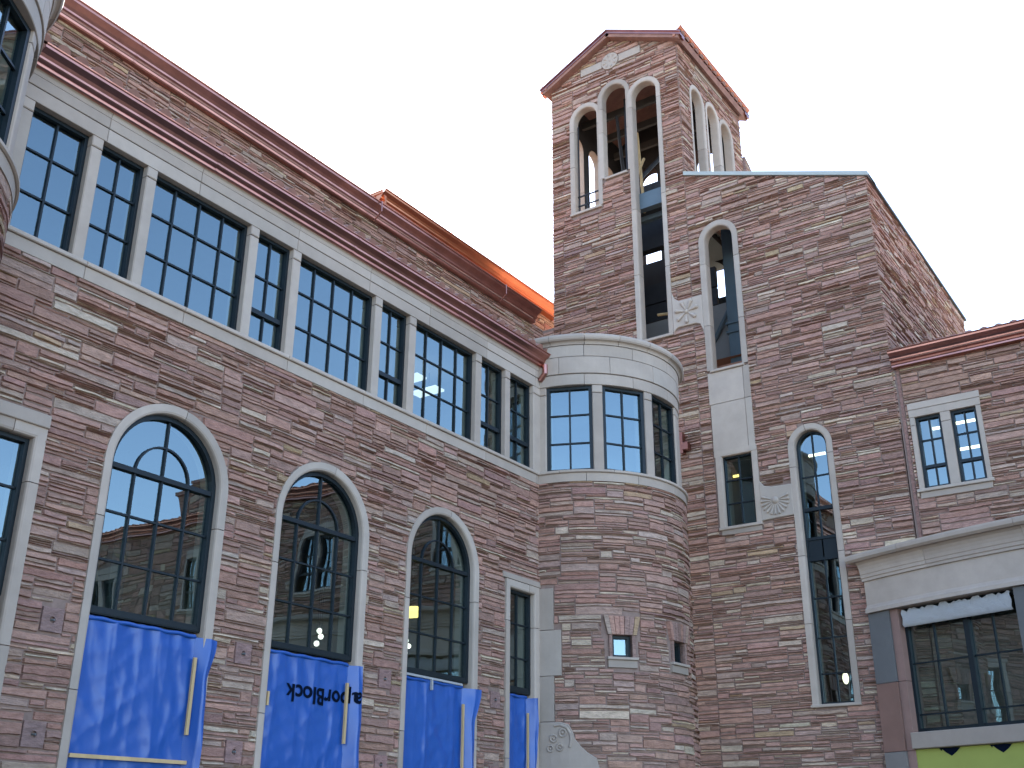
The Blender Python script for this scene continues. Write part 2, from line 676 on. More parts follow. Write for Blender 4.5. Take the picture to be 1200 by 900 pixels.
def revolve(mb, cx, cy, prof, t0, t1, dt=3.0, col=(1, 1, 1), mi=0, smooth=False, joints=()):
    """profile [(r,z)] turned about a vertical axis between angles (deg, from -Y towards +X)."""
    bnd = [t0] + [j for j in sorted(joints) if t0 < j < t1] + [t1]
    for ta, tb in zip(bnd, bnd[1:]):
        ga = 0.12 if ta != t0 else 0; gb = 0.12 if tb != t1 else 0
        ts = usteps(ta + ga, tb - gb, dt)
        k = len(prof)
        vs = []
        for t in ts:
            s, c = math.sin(R(t)), math.cos(R(t))
            for r, z in prof:
                vs.append((cx + r * s, cy - r * c, z))
        fs = [(i * k + j, (i + 1) * k + j, (i + 1) * k + j + 1, i * k + j + 1) for i in range(len(ts) - 1) for j in range(k - 1)]
        c_ = lime() if col == 'lime' else col
        mb.add(vs, fs, c_, mi, smooth)
        mb.add(vs[:k], [tuple(range(k))], c_, mi)
        mb.add(vs[-k:], [tuple(range(k))], c_, mi)


def surround(mb, M, path, w, d_in=-0.26, d_out=0.026, cuts=(), gap=0.009, round_=0.03):
    runs, L = cut_path(path, cuts, gap)
    for run in runs:
        sweep(mb, M, run, [(0, d_in), (0, d_out - round_), (round_ * 0.3, d_out - round_ * 0.3), (round_, d_out), (w, d_out), (w, -0.05)], col=lime())


def path_len(path):
    return sum(math.hypot(b_[0] - a[0], b_[1] - a[1]) for a, b_ in zip(path, path[1:]))


def window(parent, M, path, verts=(), horis=(), heavy=(), arcs=(), fwid=0.055, dg=-0.17, mw=0.028, kind='window'):
    """frame along an open path (closed across the bottom), glazing and muntins as sub-parts."""
    fr = MB()
    sweep(fr, M, path, [(0.004, dg - 0.04), (0.004, dg + 0.05), (-fwid, dg + 0.05), (-fwid + 0.004, dg - 0.04)], closed=True, closed_sec=True)
    ob = fr.build(kind, 'frame_metal', parent)
    g = MB()
    inner = offset_path(path, -fwid * 0.6, True)
    k = len(inner)
    g.add([M(u, z, dg - 0.004) for u, z in inner], [tuple(range(k))])
    g.build('glazing', 'glass', ob)
    if verts or horis or arcs or heavy:
        mu = MB()
        for (u, za, zb) in verts:
            beam(mu, M, (u, za), (u, zb), mw, dg - 0.012, dg + 0.022)
        for (z, ua, ub) in horis:
            beam(mu, M, (ua, z), (ub, z), mw, dg - 0.016, dg + 0.018)
        for (z, ua, ub, w) in heavy:
            beam(mu, M, (ua, z), (ub, z), w, dg - 0.03, dg + 0.042)
        for (uc, zc, r) in arcs:
            p = [(uc - r * math.cos(math.pi * i / 20), zc + r * math.sin(math.pi * i / 20)) for i in range(21)]
            sweep(mu, M, p, [(-mw / 2, dg - 0.014), (-mw / 2, dg + 0.02), (mw / 2, dg + 0.02), (mw / 2, dg - 0.014)], closed_sec=True)
        mu.build('muntins', 'frame_metal', ob)
    return ob


def gutter_profile(w, h):
    """(d, z) ogee gutter, z from 0 (bottom) to h; outside face then the hollow inside."""
    return [(0.0, 0.0), (0.22 * w, 0.0), (0.30 * w, 0.05 * h), (0.33 * w, 0.16 * h), (0.30 * w, 0.22 * h), (0.42 * w, 0.30 * h), (0.48 * w, 0.36 * h),
            (0.50 * w, 0.46 * h), (0.60 * w, 0.60 * h), (0.80 * w, 0.72 * h), (0.90 * w, 0.78 * h), (0.92 * w, 0.90 * h), (1.0 * w, 0.92 * h), (1.02 * w, 0.97 * h), (0.99 * w, 1.0 * h),
            (0.93 * w, 0.98 * h), (0.86 * w, 0.82 * h), (0.5 * w, 0.62 * h), (0.0, 0.62 * h)]


def gutter(mb, M, u0, u1, z0, w, h, d0=0.0, joint=3.0):
    prof = gutter_profile(w, h)
    us = usteps(u0, u1, joint)
    for a, b_ in zip(us, us[1:]):
        k = len(prof)
        o = rng.uniform(-0.003, 0.003)
        vs = [M(a + 0.002, z0 + z + o, d0 + d) for d, z in prof] + [M(b_ - 0.002, z0 + z + o, d0 + d) for d, z in prof]
        mb.add(vs, [(i, i + 1, k + i + 1, k + i) for i in range(k - 1)] + [tuple(range(k)), tuple(k + i for i in range(k))])
    # standing seam straps at the joints
    for a in us[1:-1]:
        p2 = [(d + 0.006, z) for d, z in prof[:15]]
        k = len(p2)
        vs = [M(a - 0.02, z0 + z, d0 + d) for d, z in p2] + [M(a + 0.02, z0 + z, d0 + d) for d, z in p2]
        mb.add(vs, [(i, i + 1, k + i + 1, k + i) for i in range(k - 1)])


def tile_roof(mb, P, u0, u1, length, pitch=0.235, rows=6):
    """barrel tiles; P(u, s, h): s runs up the slope from the eave, h above the slope."""
    n_ = int((u1 - u0) / pitch)
    for i in range(n_):
        uc = u0 + (i + 0.5) * pitch
        for r in range(rows):
            s0 = -0.06 + r * (length / rows); s1 = s0 + length / rows + 0.06
            jt = rng.uniform(-0.008, 0.008)
            lift = 0.03
            vs = []
            k = 7
            for s, hh, rad in ((s0, lift, 0.085), (s1, 0.0, 0.07)):
                for q in range(k):
                    a = math.pi * q / (k - 1)
                    vs.append(P(uc + jt - rad * math.cos(a), s, hh + rad * math.sin(a) * 0.9))
            fs = [(q, q + 1, k + q + 1, k + q) for q in range(k - 1)] + [tuple(range(k))]
            mb.add(vs, fs, (1, 1, 1), 0, False)
    vs = [P(u0, -0.05, 0.0), P(u1, -0.05, 0.0), P(u1, length, 0.0), P(u0, length, 0.0),
          P(u0, -0.05, -0.12), P(u1, -0.05, -0.12), P(u1, length, -0.12), P(u0, length, -0.12)]
    mb.add(vs, [(0, 1, 2, 3), (4, 5, 6, 7), (0, 1, 5, 4), (1, 2, 6, 5), (2, 3, 7, 6), (3, 0, 4, 7)])


GRD = -EYE

# ================================================================== setting
g = MB()
S = 700.0
g.add([(-S, -S, GRD), (S, -S, GRD), (S, S, GRD), (-S, S, GRD)], [(0, 1, 2, 3)])
ob = g.build('ground', 'earth')
ob['kind'] = 'structure'

# ================================================================== the long hall on the left
HX = -10.0
MH = plane_x(HX)
hall = thing('stone_hall', 'long flagstone hall with arched windows and a clerestory band under a copper gutter', 'building', (-11.0, 10.0, GRD))
ARCH = [7.52, 10.02, 12.53]
AH, AZ, AB, AW = 0.742, 3.80, GRD, 0.112
holes = [hole_arch(c, AH + AW - 0.012, AZ, GRD - 1) for c in ARCH]
holes += [hole_rect(14.10, 15.30, GRD - 1, 3.90), hole_rect(4.80, 5.945, GRD - 1, 4.03)]
ANCH = [(6.37, 2.03), (6.37, 0.95), (8.86, 2.03), (8.86, 0.95), (11.345, 2.03), (11.345, 0.95), (13.855, 2.01), (13.855, 0.95)]
holes += [hole_rect(u - 0.125, u + 0.125, z - 0.125, z + 0.125) for u, z in ANCH]
w = MB()
lay_stones(w, MH, 4.7, 15.30, GRD, 5.70, holes, None, None, 0, 0.86)
out_poly = [(4.5, GRD), (15.4, GRD), (15.4, 5.72), (4.5, 5.72)]
hp = [arch_path(c, AH + 0.03, AZ, GRD + 0.01) for c in ARCH] + [rect_path(14.22, 14.93, GRD + 0.01, 3.80), rect_path(5.10, 5.86, GRD + 0.01, 3.80)]
sheet(w, MH, out_poly, hp, -0.014, mi=1)
sheet(w, MH, out_poly, hp, -0.36, mi=1)
for (u, z) in ANCH:      # square anchor stones with a cored hole
    c = stone_col(0.2); c = (0.29 * rng.uniform(.95, 1.1), 0.18, 0.155)
    ring = []
    k = 16
    sq = []
    for i in range(k):
        a = 2 * math.pi * i / k
        cx_, cz_ = math.cos(a), math.sin(a)
        mxx = max(abs(cx_), abs(cz_))
        sq.append((u + 0.118 * cx_ / mxx, z + 0.118 * cz_ / mxx)); ring.append((u + 0.032 * cx_, z + 0.032 * cz_))
    vs = [MH(a, b_, -0.03) for a, b_ in sq] + [MH(a, b_, 0.016) for a, b_ in sq] + [MH(a, b_, 0.016) for a, b_ in ring] + [MH(a, b_, -0.013) for a, b_ in ring]
    fs = []
    for i in range(k):
        i2 = (i + 1) % k
        for q in range(3):
            fs.append((q * k + i, q * k + i2, (q + 1) * k + i2, (q + 1) * k + i))
    w.add(vs, fs, c, 0)
    tube(w, MH(u, z, -0.012), MH(u + 0.01, z, 0.03), 0.011, 8, (0.2, 0.2, 0.2), 0)
w.build('wall', ['flagstone', 'mortar'], hall)

# a plain continuation of the hall past the far round bay (seen mirrored in glass)
w = MB()
lay_stones(w, MH, -9.0, 1.45, GRD, 7.9, [], None, None, 0, 2.4)
box(w, MH, -9.0, 1.5, GRD, 7.9, -0.4, -0.014, None, (1, 1, 1), 1)
w.build('wall', ['flagstone', 'mortar'], hall)

# arched windows
for c in ARCH:
    p = arch_path(c, AH - 0.004, AZ, 2.20)
    q = AH / 2
    wob = window(hall, MH, p,
                 verts=[(c, 2.2, AZ + AH - 0.03), (c - q, 2.2, AZ), (c + q, 2.2, AZ)],
                 horis=[(3.29, c - AH, c + AH), (2.765, c - AH, c + AH)],
                 heavy=[(AZ + 0.0, c - AH, c + AH, 0.055), (2.225, c - AH, c + AH, 0.08)], arcs=[(c, AZ, q)], fwid=0.05, dg=-0.115, mw=0.023)
    s_ = MB()
    pt = arch_path(c, AH, AZ, GRD, 32)
    Lp = path_len(pt)
    mid = Lp / 2
    surround(s_, MH, pt, AW, -0.34, 0.026, cuts=[1.45, 3.0, AZ - GRD - 0.62, mid + 0.12, Lp - (AZ - GRD - 0.42), Lp - 3.0, Lp - 1.45])
    s_.build('surround', 'limestone', wob)

# narrow rectangular windows at both ends
for (u0, u1, o0, o1, zt) in ((14.24, 14.92, 14.10, 15.30, 3.90), (5.08, 5.84, 4.80, 5.945, 4.03)):
    p = rect_path(u0, u1, 2.20, 3.78)
    um = (u0 + u1) / 2
    wob = window(hall, MH, p, verts=[(um, 2.2, 3.78)], horis=[(3.26, u0, u1), (2.73, u0, u1)], heavy=[(2.235, u0, u1, 0.10)], fwid=0.045, dg=-0.12, mw=0.023)
    s_ = MB()
    surround(s_, MH, rect_path(u0, u1, GRD, 3.78), 0.125, -0.34, 0.022, cuts=[1.3, 2.8, 4.85, 5.9, 6.6, 8.2])
    if zt > 3.95:
        box(s_, MH, 5.0, 5.97, 3.905, 4.045, -0.05, 0.05, None, lime(), 0, 0.008)
    else:
        box(s_, MH, 14.02, 15.26, 3.912, 4.0, -0.05, 0.03, None, lime(), 0, 0.006)
        box(s_, MH, 15.05, 15.30, GRD, 3.905, -0.3, 0.016, None, lime(), 0, 0.006)
    s_.build('surround', 'limestone', wob)

# clerestory band
CW = [(5.15, 5.885), (6.03, 6.65), (6.795, 8.30), (8.445, 9.065), (9.215, 10.75), (10.90, 11.535), (11.69, 13.225), (13.38, 14.06), (14.20, 14.905)]
c_ = MB()
edges = [4.6] + [x for ab_ in CW for x in ab_] + [15.45]
for i in range(0, len(edges), 2):
    a, b_ = edges[i], edges[i + 1]
    box(c_, MH, a, b_, 5.90, 7.335, -0.30, 0.012, None, lime(), 0, 0.012)
    box(c_, MH, a, b_, 7.344, 7.478, -0.30, 0.014, None, lime(), 0, 0.010)
u = 4.7
while u < 15.4:      # head, frieze and cove blocks
    L_ = rng.uniform(1.35, 1.75)
    v = min(u + L_, 15.45)
    box(c_, MH, u + 0.003, v - 0.003, 7.48, 7.655, -0.30, 0.014, None, lime(), 0, 0.005)
    box(c_, MH, u + 0.003, v - 0.003, 7.664, 7.80, -0.30, 0.020, None, lime(0.97), 0, 0.005)
    vs = []
    for uu in (u + 0.003, v - 0.003):
        vs += [MH(uu, 7.80, -0.1), MH(uu, 7.80, 0.022), MH(uu, 7.845, 0.034), MH(uu, 7.87, 0.06), MH(uu, 7.95, 0.06), MH(uu, 7.95, -0.1)]
    c_.add(vs, [(i, i + 1, 7 + i, 6 + i) for i in range(5)] + [(0, 1, 2, 3, 4, 5), (6, 7, 8, 9, 10, 11)], lime())
    box(c_, MH, u + 0.003, v - 0.003, 5.846, 5.90, -0.30, 0.055, None, lime(1.05), 0, 0.010)
    box(c_, MH, u + 0.003, v - 0.003, 5.69, 5.843, -0.30, 0.022, None, lime(), 0, 0.005)
    u = v
box(c_, MH, 4.6, 15.45, 5.85, 7.7, -0.42, -0.301, None, lime(0.8)) if False else None
c_.build('clerestory_surround', 'limestone', hall)
for i, (a, b_) in enumerate(CW):
    p = rect_path(a - 0.004, b_ + 0.004, 5.90, 7.48)
    big = b_ - a > 1.0
    cols = 4 if big else 2
    vv = [(a + (b_ - a) * k / cols, 5.93, 7.46) for k in range(1, cols)]
    if big or i in (0, 1):
        hh = [(5.9 + 1.58 * 0.345, a, b_), (5.9 + 1.58 * 0.675, a, b_)]; hv = []
    else:
        hh = [(5.9 + 1.58 * 0.62, a, b_)]; hv = [(5.9 + 1.58 * 0.295, a, b_, 0.065)]
    window(hall, MH, p, verts=vv, horis=hh, heavy=hv, fwid=0.045, dg=-0.125, mw=0.022)

# lower copper gutter, eave roof, upper wall, upper gutter, main roof
g_ = MB()
gutter(g_, MH, 5.02, 15.19, 7.862, 0.215, 0.235, 0.03, 2.55)
tube(g_, (-9.86, 15.08, 7.90), (-9.86, 15.08, 7.72), 0.05, 12)
tube(g_, (-9.86, 15.08, 7.74), (-9.97, 15.08, 7.62), 0.05, 12)
g_.build('gutter', 'copper', hall)
r_ = MB()
tile_roof(r_, lambda u, s, h: (HX + 0.10 - s * 0.92 + h * 0.39, u, 8.15 + s * 0.39 + h * 0.92), 4.2, 15.9, 2.2, 0.235, 5)
r_.build('roof', 'clay_tile', hall)
UX = -11.80
MU = plane_x(UX)
w = MB()
lay_stones(w, MU, 1.0, 18.0, 8.9, 10.22, [], None, None, 0, 0.62)
box(w, MU, -1.0, 18.05, 8.0, 10.25, -0.4, -0.014, None, (1, 1, 1), 1)
w.build('upper_wall', ['flagstone', 'mortar'], hall, EYE_SCALE)
g_ = MB()
gutter(g_, MU, 0.5, 17.50, 10.20, 0.27, 0.27, 0.03, 3.4)
for yy in (12.35, 16.15):
    tube(g_, (UX + 0.32, yy, 10.46), (UX + 0.325, yy, 10.25), 0.014, 8)
    tube(g_, (UX + 0.325, yy, 10.25), (UX + 0.16, yy, 10.12), 0.014, 8)
g_.build('gutter', 'copper', hall, EYE_SCALE)
r_ = MB()
tile_roof(r_, lambda u, s, h: (UX + 0.12 - s * 0.94 + h * 0.34, u, 10.38 + s * 0.34 + h * 0.94), 0.0, 17.4, 4.6, 0.235, 9)
rf = r_.build('roof', 'clay_tile', hall, EYE_SCALE)
# raised roof with its gutter behind, sun glow put into the copper colour
ORX = -12.52
MO = plane_x(ORX)
w = MB()
lay_stones(w, MO, 13.35, 19.6, 10.5, 11.30, [])
box(w, MO, 13.3, 19.6, 10.3, 11.32, -3.0, -0.014, None, (1, 1, 1), 1)
w.build('raised_wall', ['flagstone', 'mortar'], rf)
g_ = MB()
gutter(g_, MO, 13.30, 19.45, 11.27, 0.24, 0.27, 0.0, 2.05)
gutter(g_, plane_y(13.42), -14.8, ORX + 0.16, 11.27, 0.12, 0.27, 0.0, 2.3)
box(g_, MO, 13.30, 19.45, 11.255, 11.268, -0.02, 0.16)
g_.build('raised_gutter', 'sunglow_copper', rf)
r_ = MB()
tile_roof(r_, lambda u, s, h: (ORX + 0.05 - s * 0.94 + h * 0.34, u, 11.42 + s * 0.34 + h * 0.94), 13.4, 19.4, 3.0, 0.235, 6)
r_.build('raised_roof', 'clay_tile', rf)

# rooms behind the glass
PL = (0.36, 0.35, 0.32); PD = (0.14, 0.135, 0.125); PW = (0.20, 0.17, 0.13)
i_ = MB()
def room(mb, x0, x1, y0, y1, z0, z1, open_side, wall=PL, floor=PD, ceil=PL):
    V = {(i, j, k): (x, y, z) for i, x in enumerate((x0, x1)) for j, y in enumerate((y0, y1)) for k, z in enumerate((z0, z1))}
    F = {'-x': [(0, 0, 0), (0, 1, 0), (0, 1, 1), (0, 0, 1)], '+x': [(1, 0, 0), (1, 1, 0), (1, 1, 1), (1, 0, 1)],
         '-y': [(0, 0, 0), (1, 0, 0), (1, 0, 1), (0, 0, 1)], '+y': [(0, 1, 0), (1, 1, 0), (1, 1, 1), (0, 1, 1)],
         '-z': [(0, 0, 0), (1, 0, 0), (1, 1, 0), (0, 1, 0)], '+z': [(0, 0, 1), (1, 0, 1), (1, 1, 1), (0, 1, 1)]}
    for k, q in F.items():
        if k == open_side: continue
        mb.add([V[t] for t in q], [(0, 1, 2, 3)], floor if k == '-z' else (ceil if k == '+z' else wall))
room(i_, -14.6, HX - 0.365, 4.85, 15.35, GRD + 0.05, 4.95, '+x', PW, PD, PD)
room(i_, -13.8, HX - 0.31, 4.85, 15.35, 5.62, 7.78, '+x', PL, PD, PL)
for y in (6.3, 8.77, 11.27, 13.8):
    xbox(i_, -12.7, -12.45, y - 0.12, y + 0.12, GRD + 0.06, 4.94, PD)
for y in (5.9, 9.1, 12.3):
    xbox(i_, -14.59, -14.5, y, y + 1.5, GRD + 0.06, 1.2, (0.05, 0.045, 0.04))
i_.build('inner_room', 'plaster', hall)

# ================================================================== round bays
def turret(name, label, cx, cy, thetas, t0, t1, small, full):
    R0 = 1.85
    root = thing(name, label, 'turret', (cx, cy, GRD), 'round limestone-topped bays at the ends of the hall')
    M = cyl(cx, cy, R0)
    rad = lambda t: R0 * R(t)
    w = MB()
    hs = [hole_rect(rad(a), rad(b_), za, zb) for a, b_, za, zb in small['stone_holes']]
    lay_stones(w, M, rad(t0), rad(t1), GRD, 5.70, hs, None, 0.17, 0, 0.86)
    grid_sheet(w, M, rad(t0), rad(t1), GRD, 5.72, [(rad(a), rad(b_), za, zb) for a, b_, za, zb in small['open']], -0.014, 0.12, (1, 1, 1), 1)
    w.build('wall', ['flagstone', 'mortar'], root)
    # limestone rings
    s_ = MB()
    js = [t0 + 4 + 28.5 * k for k in range(8)]
    j2 = [t0 + 18 + 28.5 * k for k in range(8)]
    revolve(s_, cx, cy, [(1.5, 5.90), (1.87, 5.90), (1.905, 5.885), (1.905, 5.85), (1.885, 5.838), (1.6, 5.838)], t0, t1, 2.5, 'lime', 0, False, js)
    revolve(s_, cx, cy, [(1.6, 5.835), (1.872, 5.835), (1.872, 5.69), (1.6, 5.69)], t0, t1, 2.5, 'lime', 0, False, j2)
    s_.build('sill', 'limestone', root)
    s_ = MB()
    revolve(s_, cx, cy, [(1.4, 7.48), (1.812, 7.48), (1.820, 7.488), (1.820, 7.678), (1.812, 7.684), (1.4, 7.684)], t0, t1, 2.5, 'lime', 0, False, j2)
    revolve(s_, cx, cy, [(1.5, 7.692), (1.835, 7.692), (1.84, 7.698), (1.84, 8.005), (1.835, 8.01), (1.5, 8.01)], t0, t1, 2.5, 'lime', 0, False, js)
    revolve(s_, cx, cy, [(1.5, 8.018), (1.835, 8.018), (1.84, 8.024), (1.845, 8.225), (1.84, 8.232), (1.5, 8.232)], t0, t1, 2.5, 'lime', 0, False, j2)
    revolve(s_, cx, cy, [(1.5, 8.238), (1.86, 8.238), (1.868, 8.262), (1.885, 8.285), (1.915, 8.30), (1.93, 8.30), (1.95, 8.325), (1.957, 8.36), (1.95, 8.395), (1.925, 8.42), (1.89, 8.425), (1.5, 8.47)], t0, t1, 2.5, 'lime', 0, False, [t0 + 9 + 19.0 * k for k in range(12)])
    s_.build('cornice', 'limestone', root)
    t_ = MB()
    k = 40
    vs = [(cx, cy, 8.62)] + [(cx + 1.6 * math.sin(R(t0 + (t1 - t0) * i / k)), cy - 1.6 * math.cos(R(t0 + (t1 - t0) * i / k)), 8.465) for i in range(k + 1)]
    t_.add(vs, [(0, i + 1, i + 2) for i in range(k)])
    t_.build('roof', 'coping', root)
    # mullions and windows
    s_ = MB()
    bounds = [(t0, thetas[0][0])] + [(thetas[i][1], thetas[i + 1][0]) for i in range(len(thetas) - 1)] + [(thetas[-1][1], t1)]
    for a, b_ in bounds:
        box(s_, M, rad(a), rad(b_), 5.90, 7.33, -0.34, -0.045, 0.12, lime(), 0, 0.012)
        box(s_, M, rad(a), rad(b_), 7.338, 7.478, -0.34, -0.043, 0.12, lime(), 0, 0.010)
    s_.build('mullions', 'limestone', root)
    for a, b_ in thetas:
        th = (a + b_) / 2; ha = (b_ - a) / 2
        rr = 1.72 * math.cos(R(ha))
        hw = 1.72 * math.sin(R(ha)) + 0.006
        Mw = chord(cx, cy, rr, th)
        window(root, Mw, rect_path(-hw, hw, 5.90, 7.48), verts=[(0, 5.92, 7.46)], horis=[(5.9 + 1.58 * 0.335, -hw, hw), (5.9 + 1.58 * 0.665, -hw, hw)], fwid=0.055, dg=0.0)
    # small low windows
    for k_, (a, b_, za, zb) in enumerate(small['open']):
        th = (a + b_) / 2
        hw = R0 * math.sin(R((b_ - a) / 2))
        Mw = chord(cx, cy, R0 * math.cos(R((b_ - a) / 2)), th)
        wob = window(root, Mw, rect_path(-hw + 0.01, hw - 0.01, za, zb), fwid=0.045, dg=-0.12)
        s_ = MB()
        for (ua, ub, z0_, z1_) in ((-hw - 0.05, -hw, za, zb), (hw, hw + 0.05, za, zb)):
            box(s_, Mw, ua, ub, z0_, z1_, -0.25, 0.022, None, (0.32, 0.20, 0.16), 1)
        sweep(s_, Mw, rect_path(-hw, hw, za, zb), [(0.0, -0.3), (0.0, -0.02), (0.03, -0.02)], col=(0.27, 0.17, 0.15), mi=1)
        box(s_, Mw, -hw - 0.09, hw + 0.09, za - 0.045, za - 0.002, -0.2, 0.06, None, lime(), 0, 0.008)
        box(s_, Mw, -hw - 0.075, hw + 0.075, za - 0.165, za - 0.047, -0.06, 0.024, None, lime(0.85), 0, 0.004)
        nv = 7                                # flat fan of upright voussoirs
        for q in range(nv):
            f0, f1 = -1 + 2 * q / nv, -1 + 2 * (q + 1) / nv
            tw, bw = hw + 0.145, hw + 0.075
            P = [(f0 * bw + 0.004, zb + 0.004), (f1 * bw - 0.004, zb + 0.004), (f1 * tw - 0.004, zb + 0.30), (f0 * tw + 0.004, zb + 0.30)]
            pr = 0.034 + rng.uniform(0, 0.012)
            vs = [Mw(u, z, -0.05) for u, z in P] + [Mw(u, z, pr) for u, z in P]
            s_.add(vs, [(4, 5, 6, 7), (0, 1, 5, 4), (1, 2, 6, 5), (2, 3, 7, 6), (3, 0, 4, 7)], stone_col(0.2) if rng.random() < .6 else (0.33, 0.205, 0.165), 1)
        s_.build('surround', ['limestone', 'flagstone'], wob)
    # room
    i_ = MB()
    for z in (5.66, 7.60, 2.2):
        k = 24
        vs = [(cx + 1.62 * math.sin(2 * math.pi * i / k), cy - 1.62 * math.cos(2 * math.pi * i / k), z) for i in range(k)]
        i_.add(vs, [tuple(range(k))], PL if z > 7 else PD)
    k = 12
    for i in range(k):      # back wall of the round room
        a0, a1 = R(full[0] + (full[1] - full[0]) * i / k), R(full[0] + (full[1] - full[0]) * (i + 1) / k)
        i_.add([(cx + 1.6 * math.sin(a0), cy - 1.6 * math.cos(a0), GRD), (cx + 1.6 * math.sin(a1), cy - 1.6 * math.cos(a1), GRD),
                (cx + 1.6 * math.sin(a1), cy - 1.6 * math.cos(a1), 7.6), (cx + 1.6 * math.sin(a0), cy - 1.6 * math.cos(a0), 7.6)], [(0, 1, 2, 3)], PL)
    i_.build('inner_room', 'plaster', root)
    return root


TX, TY = -10.2, 16.9
small_r = {'open': [(43.4, 53.9, 2.775, 3.125), (80.6, 91.2, 2.775, 3.125)],
           'stone_holes': [(38.6, 58.6, 3.10, 3.44), (75.9, 95.9, 3.10, 3.44), (39.9, 57.3, 2.595, 3.14), (77.0, 94.6, 2.595, 3.14),
                           (-20, 14.4, GRD - 1, 3.90), (14.3, 18.3, 2.485, 3.21)]}
near = turret('round_turret', 'rounded stone turret with limestone cornice, standing between the arched hall and the tower', TX, TY,
              [(10.4, 36.7), (42.5, 68.9), (74.7, 100.9)], -14, 128, small_r, (110, 355))
# tall limestone quoins and the carved scroll at the turret's foot
M = cyl(TX, TY, 1.85)
rad = lambda t: 1.85 * R(t)
q_ = MB()
box(q_, M, rad(-8), rad(14.3), 3.215, 3.89, -0.04, 0.02, 0.1, lime(0.86), 0, 0.005)
box(q_, M, rad(-8), rad(18.2), 2.49, 3.207, -0.04, 0.02, 0.1, lime(0.9), 0, 0.005)
box(q_, M, rad(-8), rad(14.3), 1.79, 2.483, -0.04, 0.02, 0.1, lime(0.86), 0, 0.005)
q_.build('quoin', 'limestone', near)
q_ = MB()
sc = [(-8, 1.78), (17.5, 1.78), (21.5, 1.74), (23.5, 1.62), (24.5, 1.52), (27.0, 1.42), (30.0, 1.33), (34.5, 1.24), (36, 1.05), (36, 0.3), (-8, 0.3)]
sub = []
for (a, za), (b_, zb) in zip(sc, sc[1:] + sc[:1]):
    k = max(1, int(abs(b_ - a) / 4))
    sub += [(rad(a + (b_ - a) * i / k), za + (zb - za) * i / k) for i in range(k)]
cols_ = [(-8, 1.78), (0, 1.78), (8, 1.78), (13, 1.78), (17.5, 1.78), (21.5, 1.74), (23.5, 1.62), (24.5, 1.52), (27.0, 1.42), (30.0, 1.33), (34.5, 1.24), (36, 1.05)]
vs = []
for t, z in cols_:
    vs += [M(rad(t), 0.3, 0.05), M(rad(t), z - 0.015, 0.05), M(rad(t), z, 0.035), M(rad(t), z, -0.05)]
fs = []
for i in range(len(cols_) - 1):
    a = 4 * i
    fs += [(a, a + 4, a + 5, a + 1), (a + 1, a + 5, a + 6, a + 2), (a + 2, a + 6, a + 7, a + 3)]
fs.append((4 * (len(cols_) - 1), 4 * (len(cols_) - 1) + 1, 4 * (len(cols_) - 1) + 2, 4 * (len(cols_) - 1) + 3))
q_.add(vs, fs, lime(0.85))
# raised scroll rim along the curved edge
rim = [(14.5, 1.72), (17.5, 1.735), (20.8, 1.69), (22.3, 1.60), (22.6, 1.5), (22.0, 1.40)]
for (a, za), (b_, zb) in zip(rim, rim[1:]):
    tube(q_, M(rad(a), za, 0.052), M(rad(b_), zb, 0.052), 0.022, 8, lime(0.85))
for (t, z, r) in ((14.2, 1.535, 0.052), (18.6, 1.615, 0.055), (12.6, 1.385, 0.045), (17.2, 1.40, 0.047)):
    for i in range(14):
        a0, a1 = 2 * math.pi * i / 14, 2 * math.pi * (i + 1) / 14
        tube(q_, M(rad(t) + r * math.cos(a0), z + r * math.sin(a0), 0.055), M(rad(t) + r * math.cos(a1), z + r * math.sin(a1), 0.055), 0.016, 6, lime(0.85))
    ball(q_, M(rad(t), z, 0.05), r * 0.45, 10, 6, 1.0, lime(0.85))
q_.build('carved_scroll', 'limestone', near)

LY = 20.04 - TY
far_b = turret('round_turret', 'round stone bay with curved limestone rings at the upper left edge of the picture', TX, LY,
               [(180 - 100.9, 180 - 74.7), (180 - 68.9, 180 - 42.5), (180 - 36.7, 180 - 10.4)], 20, 194, {'open': [], 'stone_holes': []}, (200, 380))

# ================================================================== tower and its side block
YT = 18.0
MT = plane_y(YT)
TL, TR, BR = -11.53, -8.26, -4.63
TM = (TL + TR) / 2
EV, PK = 16.42, 17.22
def top_front(u):
    if u < TL: return 10.25
    if u <= TR: return EV + (PK - EV) * (1 - abs(u - TM) / ((TR - TL) / 2))
    if u <= BR: return 12.86 + (11.50 - 12.86) * (u - TR) / (BR - TR)
    return 0
tower = thing('stone_tower', 'tall gabled flagstone bell tower with open arches and a lower slope-roofed block beside it', 'tower', (-8.0, 21.0, GRD), None, EYE_SCALE)
BA = [(-10.63, 15.27, 12.87), (-9.875, 15.58, 13.50), (-9.12, 15.32, 9.38)]
BH = 0.295
DC, DH, DZ, DB = -7.64, 0.29, 11.15, 8.37
FC, FH, FZ, FB = -6.215, 0.285, 6.52, 2.13
holes = [hole_arch(c, BH + 0.10, zs, zb - (0.10 if k < 2 else 0.03)) for k, (c, zs, zb) in enumerate(BA)]
holes += [hole_arch(DC, DH + 0.115, DZ, 5.20), hole_arch(FC, FH + 0.105, FZ, FB - 0.05)]
holes += [hole_rect(-8.02, -7.20, 5.18, 6.7), hole_rect(-10.72, -9.15, 16.452, 16.652), hole_disc(-9.93, 16.56, 0.205)]
holes += [hole_rect(-8.72, -8.05, 9.43, 10.02), hole_rect(-7.21, -6.61, 5.31, 5.92)]
hide = hole_rect(-12.0, -9.6, -9, 7.6)
w = MB()
lay_stones(w, MT, -11.95, TL - 0.001, 9.0, 10.2, [], None, None, 0, 0.74)
lay_stones(w, MT, TL, TR - 0.02, GRD, PK, holes + [hide], lambda u: top_front(min(max(u, TL + 0.001), TR - 0.001)), None, 0, 0.74)
